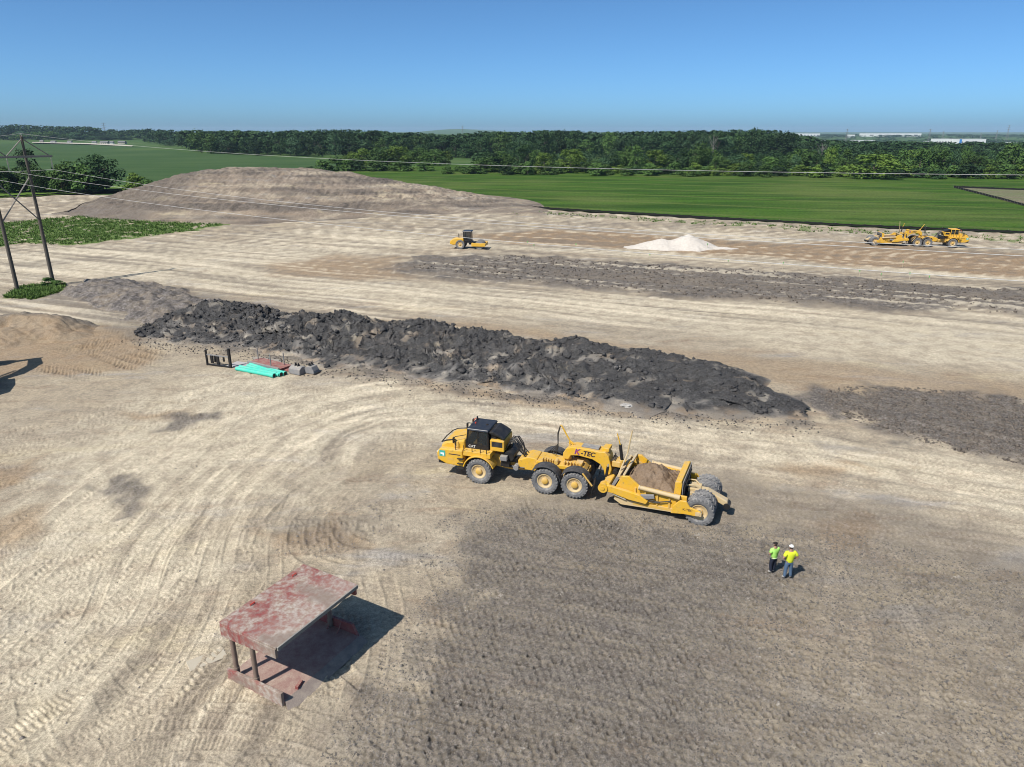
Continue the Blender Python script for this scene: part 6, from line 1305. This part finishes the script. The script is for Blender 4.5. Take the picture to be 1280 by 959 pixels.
def warehouse(px0, px1, yt, Y, h, label, blue=None):
    a, b = AT(px0, yt, Y), AT(px1, yt, Y); x = (a[0] + b[0]) / 2; z = a[2] - h; W_ = b[0] - a[0]; D_ = min(W_ * .5, 90)
    t = empty('warehouse', (x, Y, z)); tag(t, label, 'warehouse', 'white warehouses on the far plain'); MB().box((0, D_ / 2, h / 2 - 2), (W_, D_, h + 4)).build('wall', WALLW, t); MB().box((0, D_ / 2, h + .3), (W_ + .6, D_ + .6, .6)).build('roof', WHT, t)
    for i in range(6): MB().box((W_ * (-.4 + .16 * i), -.06, h * .3), (W_ * .07, .2, h * .4)).build('loading_door', GLZ if i % 2 else ROOFG, t)
    if blue: MB().box((W_ * blue, -.12, h * .55), (W_ * .09, .3, h * .85)).build('blue_panel', mat_paint('blue_cladding', (.04, .22, .55), .6, 0), t)
for args in [(1068, 1094, 175.6, 2100, 13, 'nearest white warehouse above the trees, left of centre of the group'), (1170, 1192, 173.8, 2500, 15, 'white warehouse just left of the one with a blue panel'), (1200, 1233, 174.0, 2450, 15, 'white warehouse with a blue panel at its left end', -.46),
             (1083, 1152, 166.9, 4600, 15, 'longest white warehouse far out near the horizon'), (1000, 1025, 167.1, 4600, 14, 'white warehouse at the left end, above the wooded ridge'), (1061, 1069, 168.5, 4200, 12, 'tiny white building left of the longest warehouse'), (1156, 1164, 177.5, 1900, 9, 'small white building among the trees between the warehouses'), (1022, 1036, 175.6, 2200, 11, 'low white building at the right end of the wooded ridge'), (1262, 1278, 178.0, 2300, 10, 'grey white building near the right edge of the plain')]:
    warehouse(*args)
def tower(px, yt, Y, h, label):
    p = AT(px, yt, Y); t = empty('lattice_tower', (p[0], Y, p[2] - h)); tag(t, label, 'lattice tower', 'lattice towers on the horizon'); w_ = h * .075; m = MB()
    for i in (-1, 1):
        for j in (-1, 1): m.tube([(i * w_, j * w_, 0), (i * w_ * .3, j * w_ * .3, h * .7), (i * .2, j * .2, h)], max(.18, Y * .00009), 4)
    m.build('leg', GREY, t); m = MB()
    for k in range(6):
        z0, z1 = h * k / 8, h * (k + 1) / 8; a, b = w_ * (1 - .7 * k / 5.6), w_ * (1 - .7 * (k + 1) / 5.6)
        for s in (-1, 1): m.tube([(-a, s * a, z0), (b, s * b, z1)], max(.1, Y * .00005), 4).tube([(a, s * a, z0), (-b, s * b, z1)], max(.1, Y * .00005), 4)
    m.build('bracing', GREY, t); m = MB()
    for k in (.72, .84, .96): m.box((0, 0, h * k), (h * .26, .6, .5))
    m.build('crossarm', GREY, t)
for px, yt, Y, h, lb in [(1059.5, 161, 2300, 40, 'lattice tower left of the longest far warehouse'), (1163.5, 161, 2200, 42, 'lattice tower above the small white building'), (1262, 156.5, 2400, 48, 'tall lattice tower near the right edge'), (1180, 163.5, 3000, 42, 'thin lattice tower right of the middle one'), (1247, 163, 3100, 40, 'pale lattice tower right of the blue-panelled warehouse'), (1227, 166, 3000, 34, 'short lattice tower above the blue-panelled warehouse'), (129, 153.5, 2400, 52, 'lattice tower rising over the trees behind the houses'), (578, 157, 2600, 48, 'lattice tower in the gap of the far woods')]:
    tower(px, yt, Y, h, lb)

# ------------------------------------------------------------------ air
hzb = MB().box((0, 5000, 21), (17000, 16000, 106)).build('haze', None); tag(hzb, 'thin blue air over the whole landscape', 'haze', kind='stuff')
hm = bpy.data.materials.new('haze_air'); hm.use_nodes = True; ht = hm.node_tree; ht.nodes.remove(ht.nodes['Principled BSDF']); pv = ht.nodes.new('ShaderNodeVolumePrincipled'); pv.inputs['Color'].default_value = (.60, .80, 1, 1); pv.inputs['Density'].default_value = 0.5e-4; pv.inputs['Anisotropy'].default_value = .0
ht.links.new(pv.outputs[0], ht.nodes['Material Output'].inputs['Volume']); hzb.data.materials.append(hm)
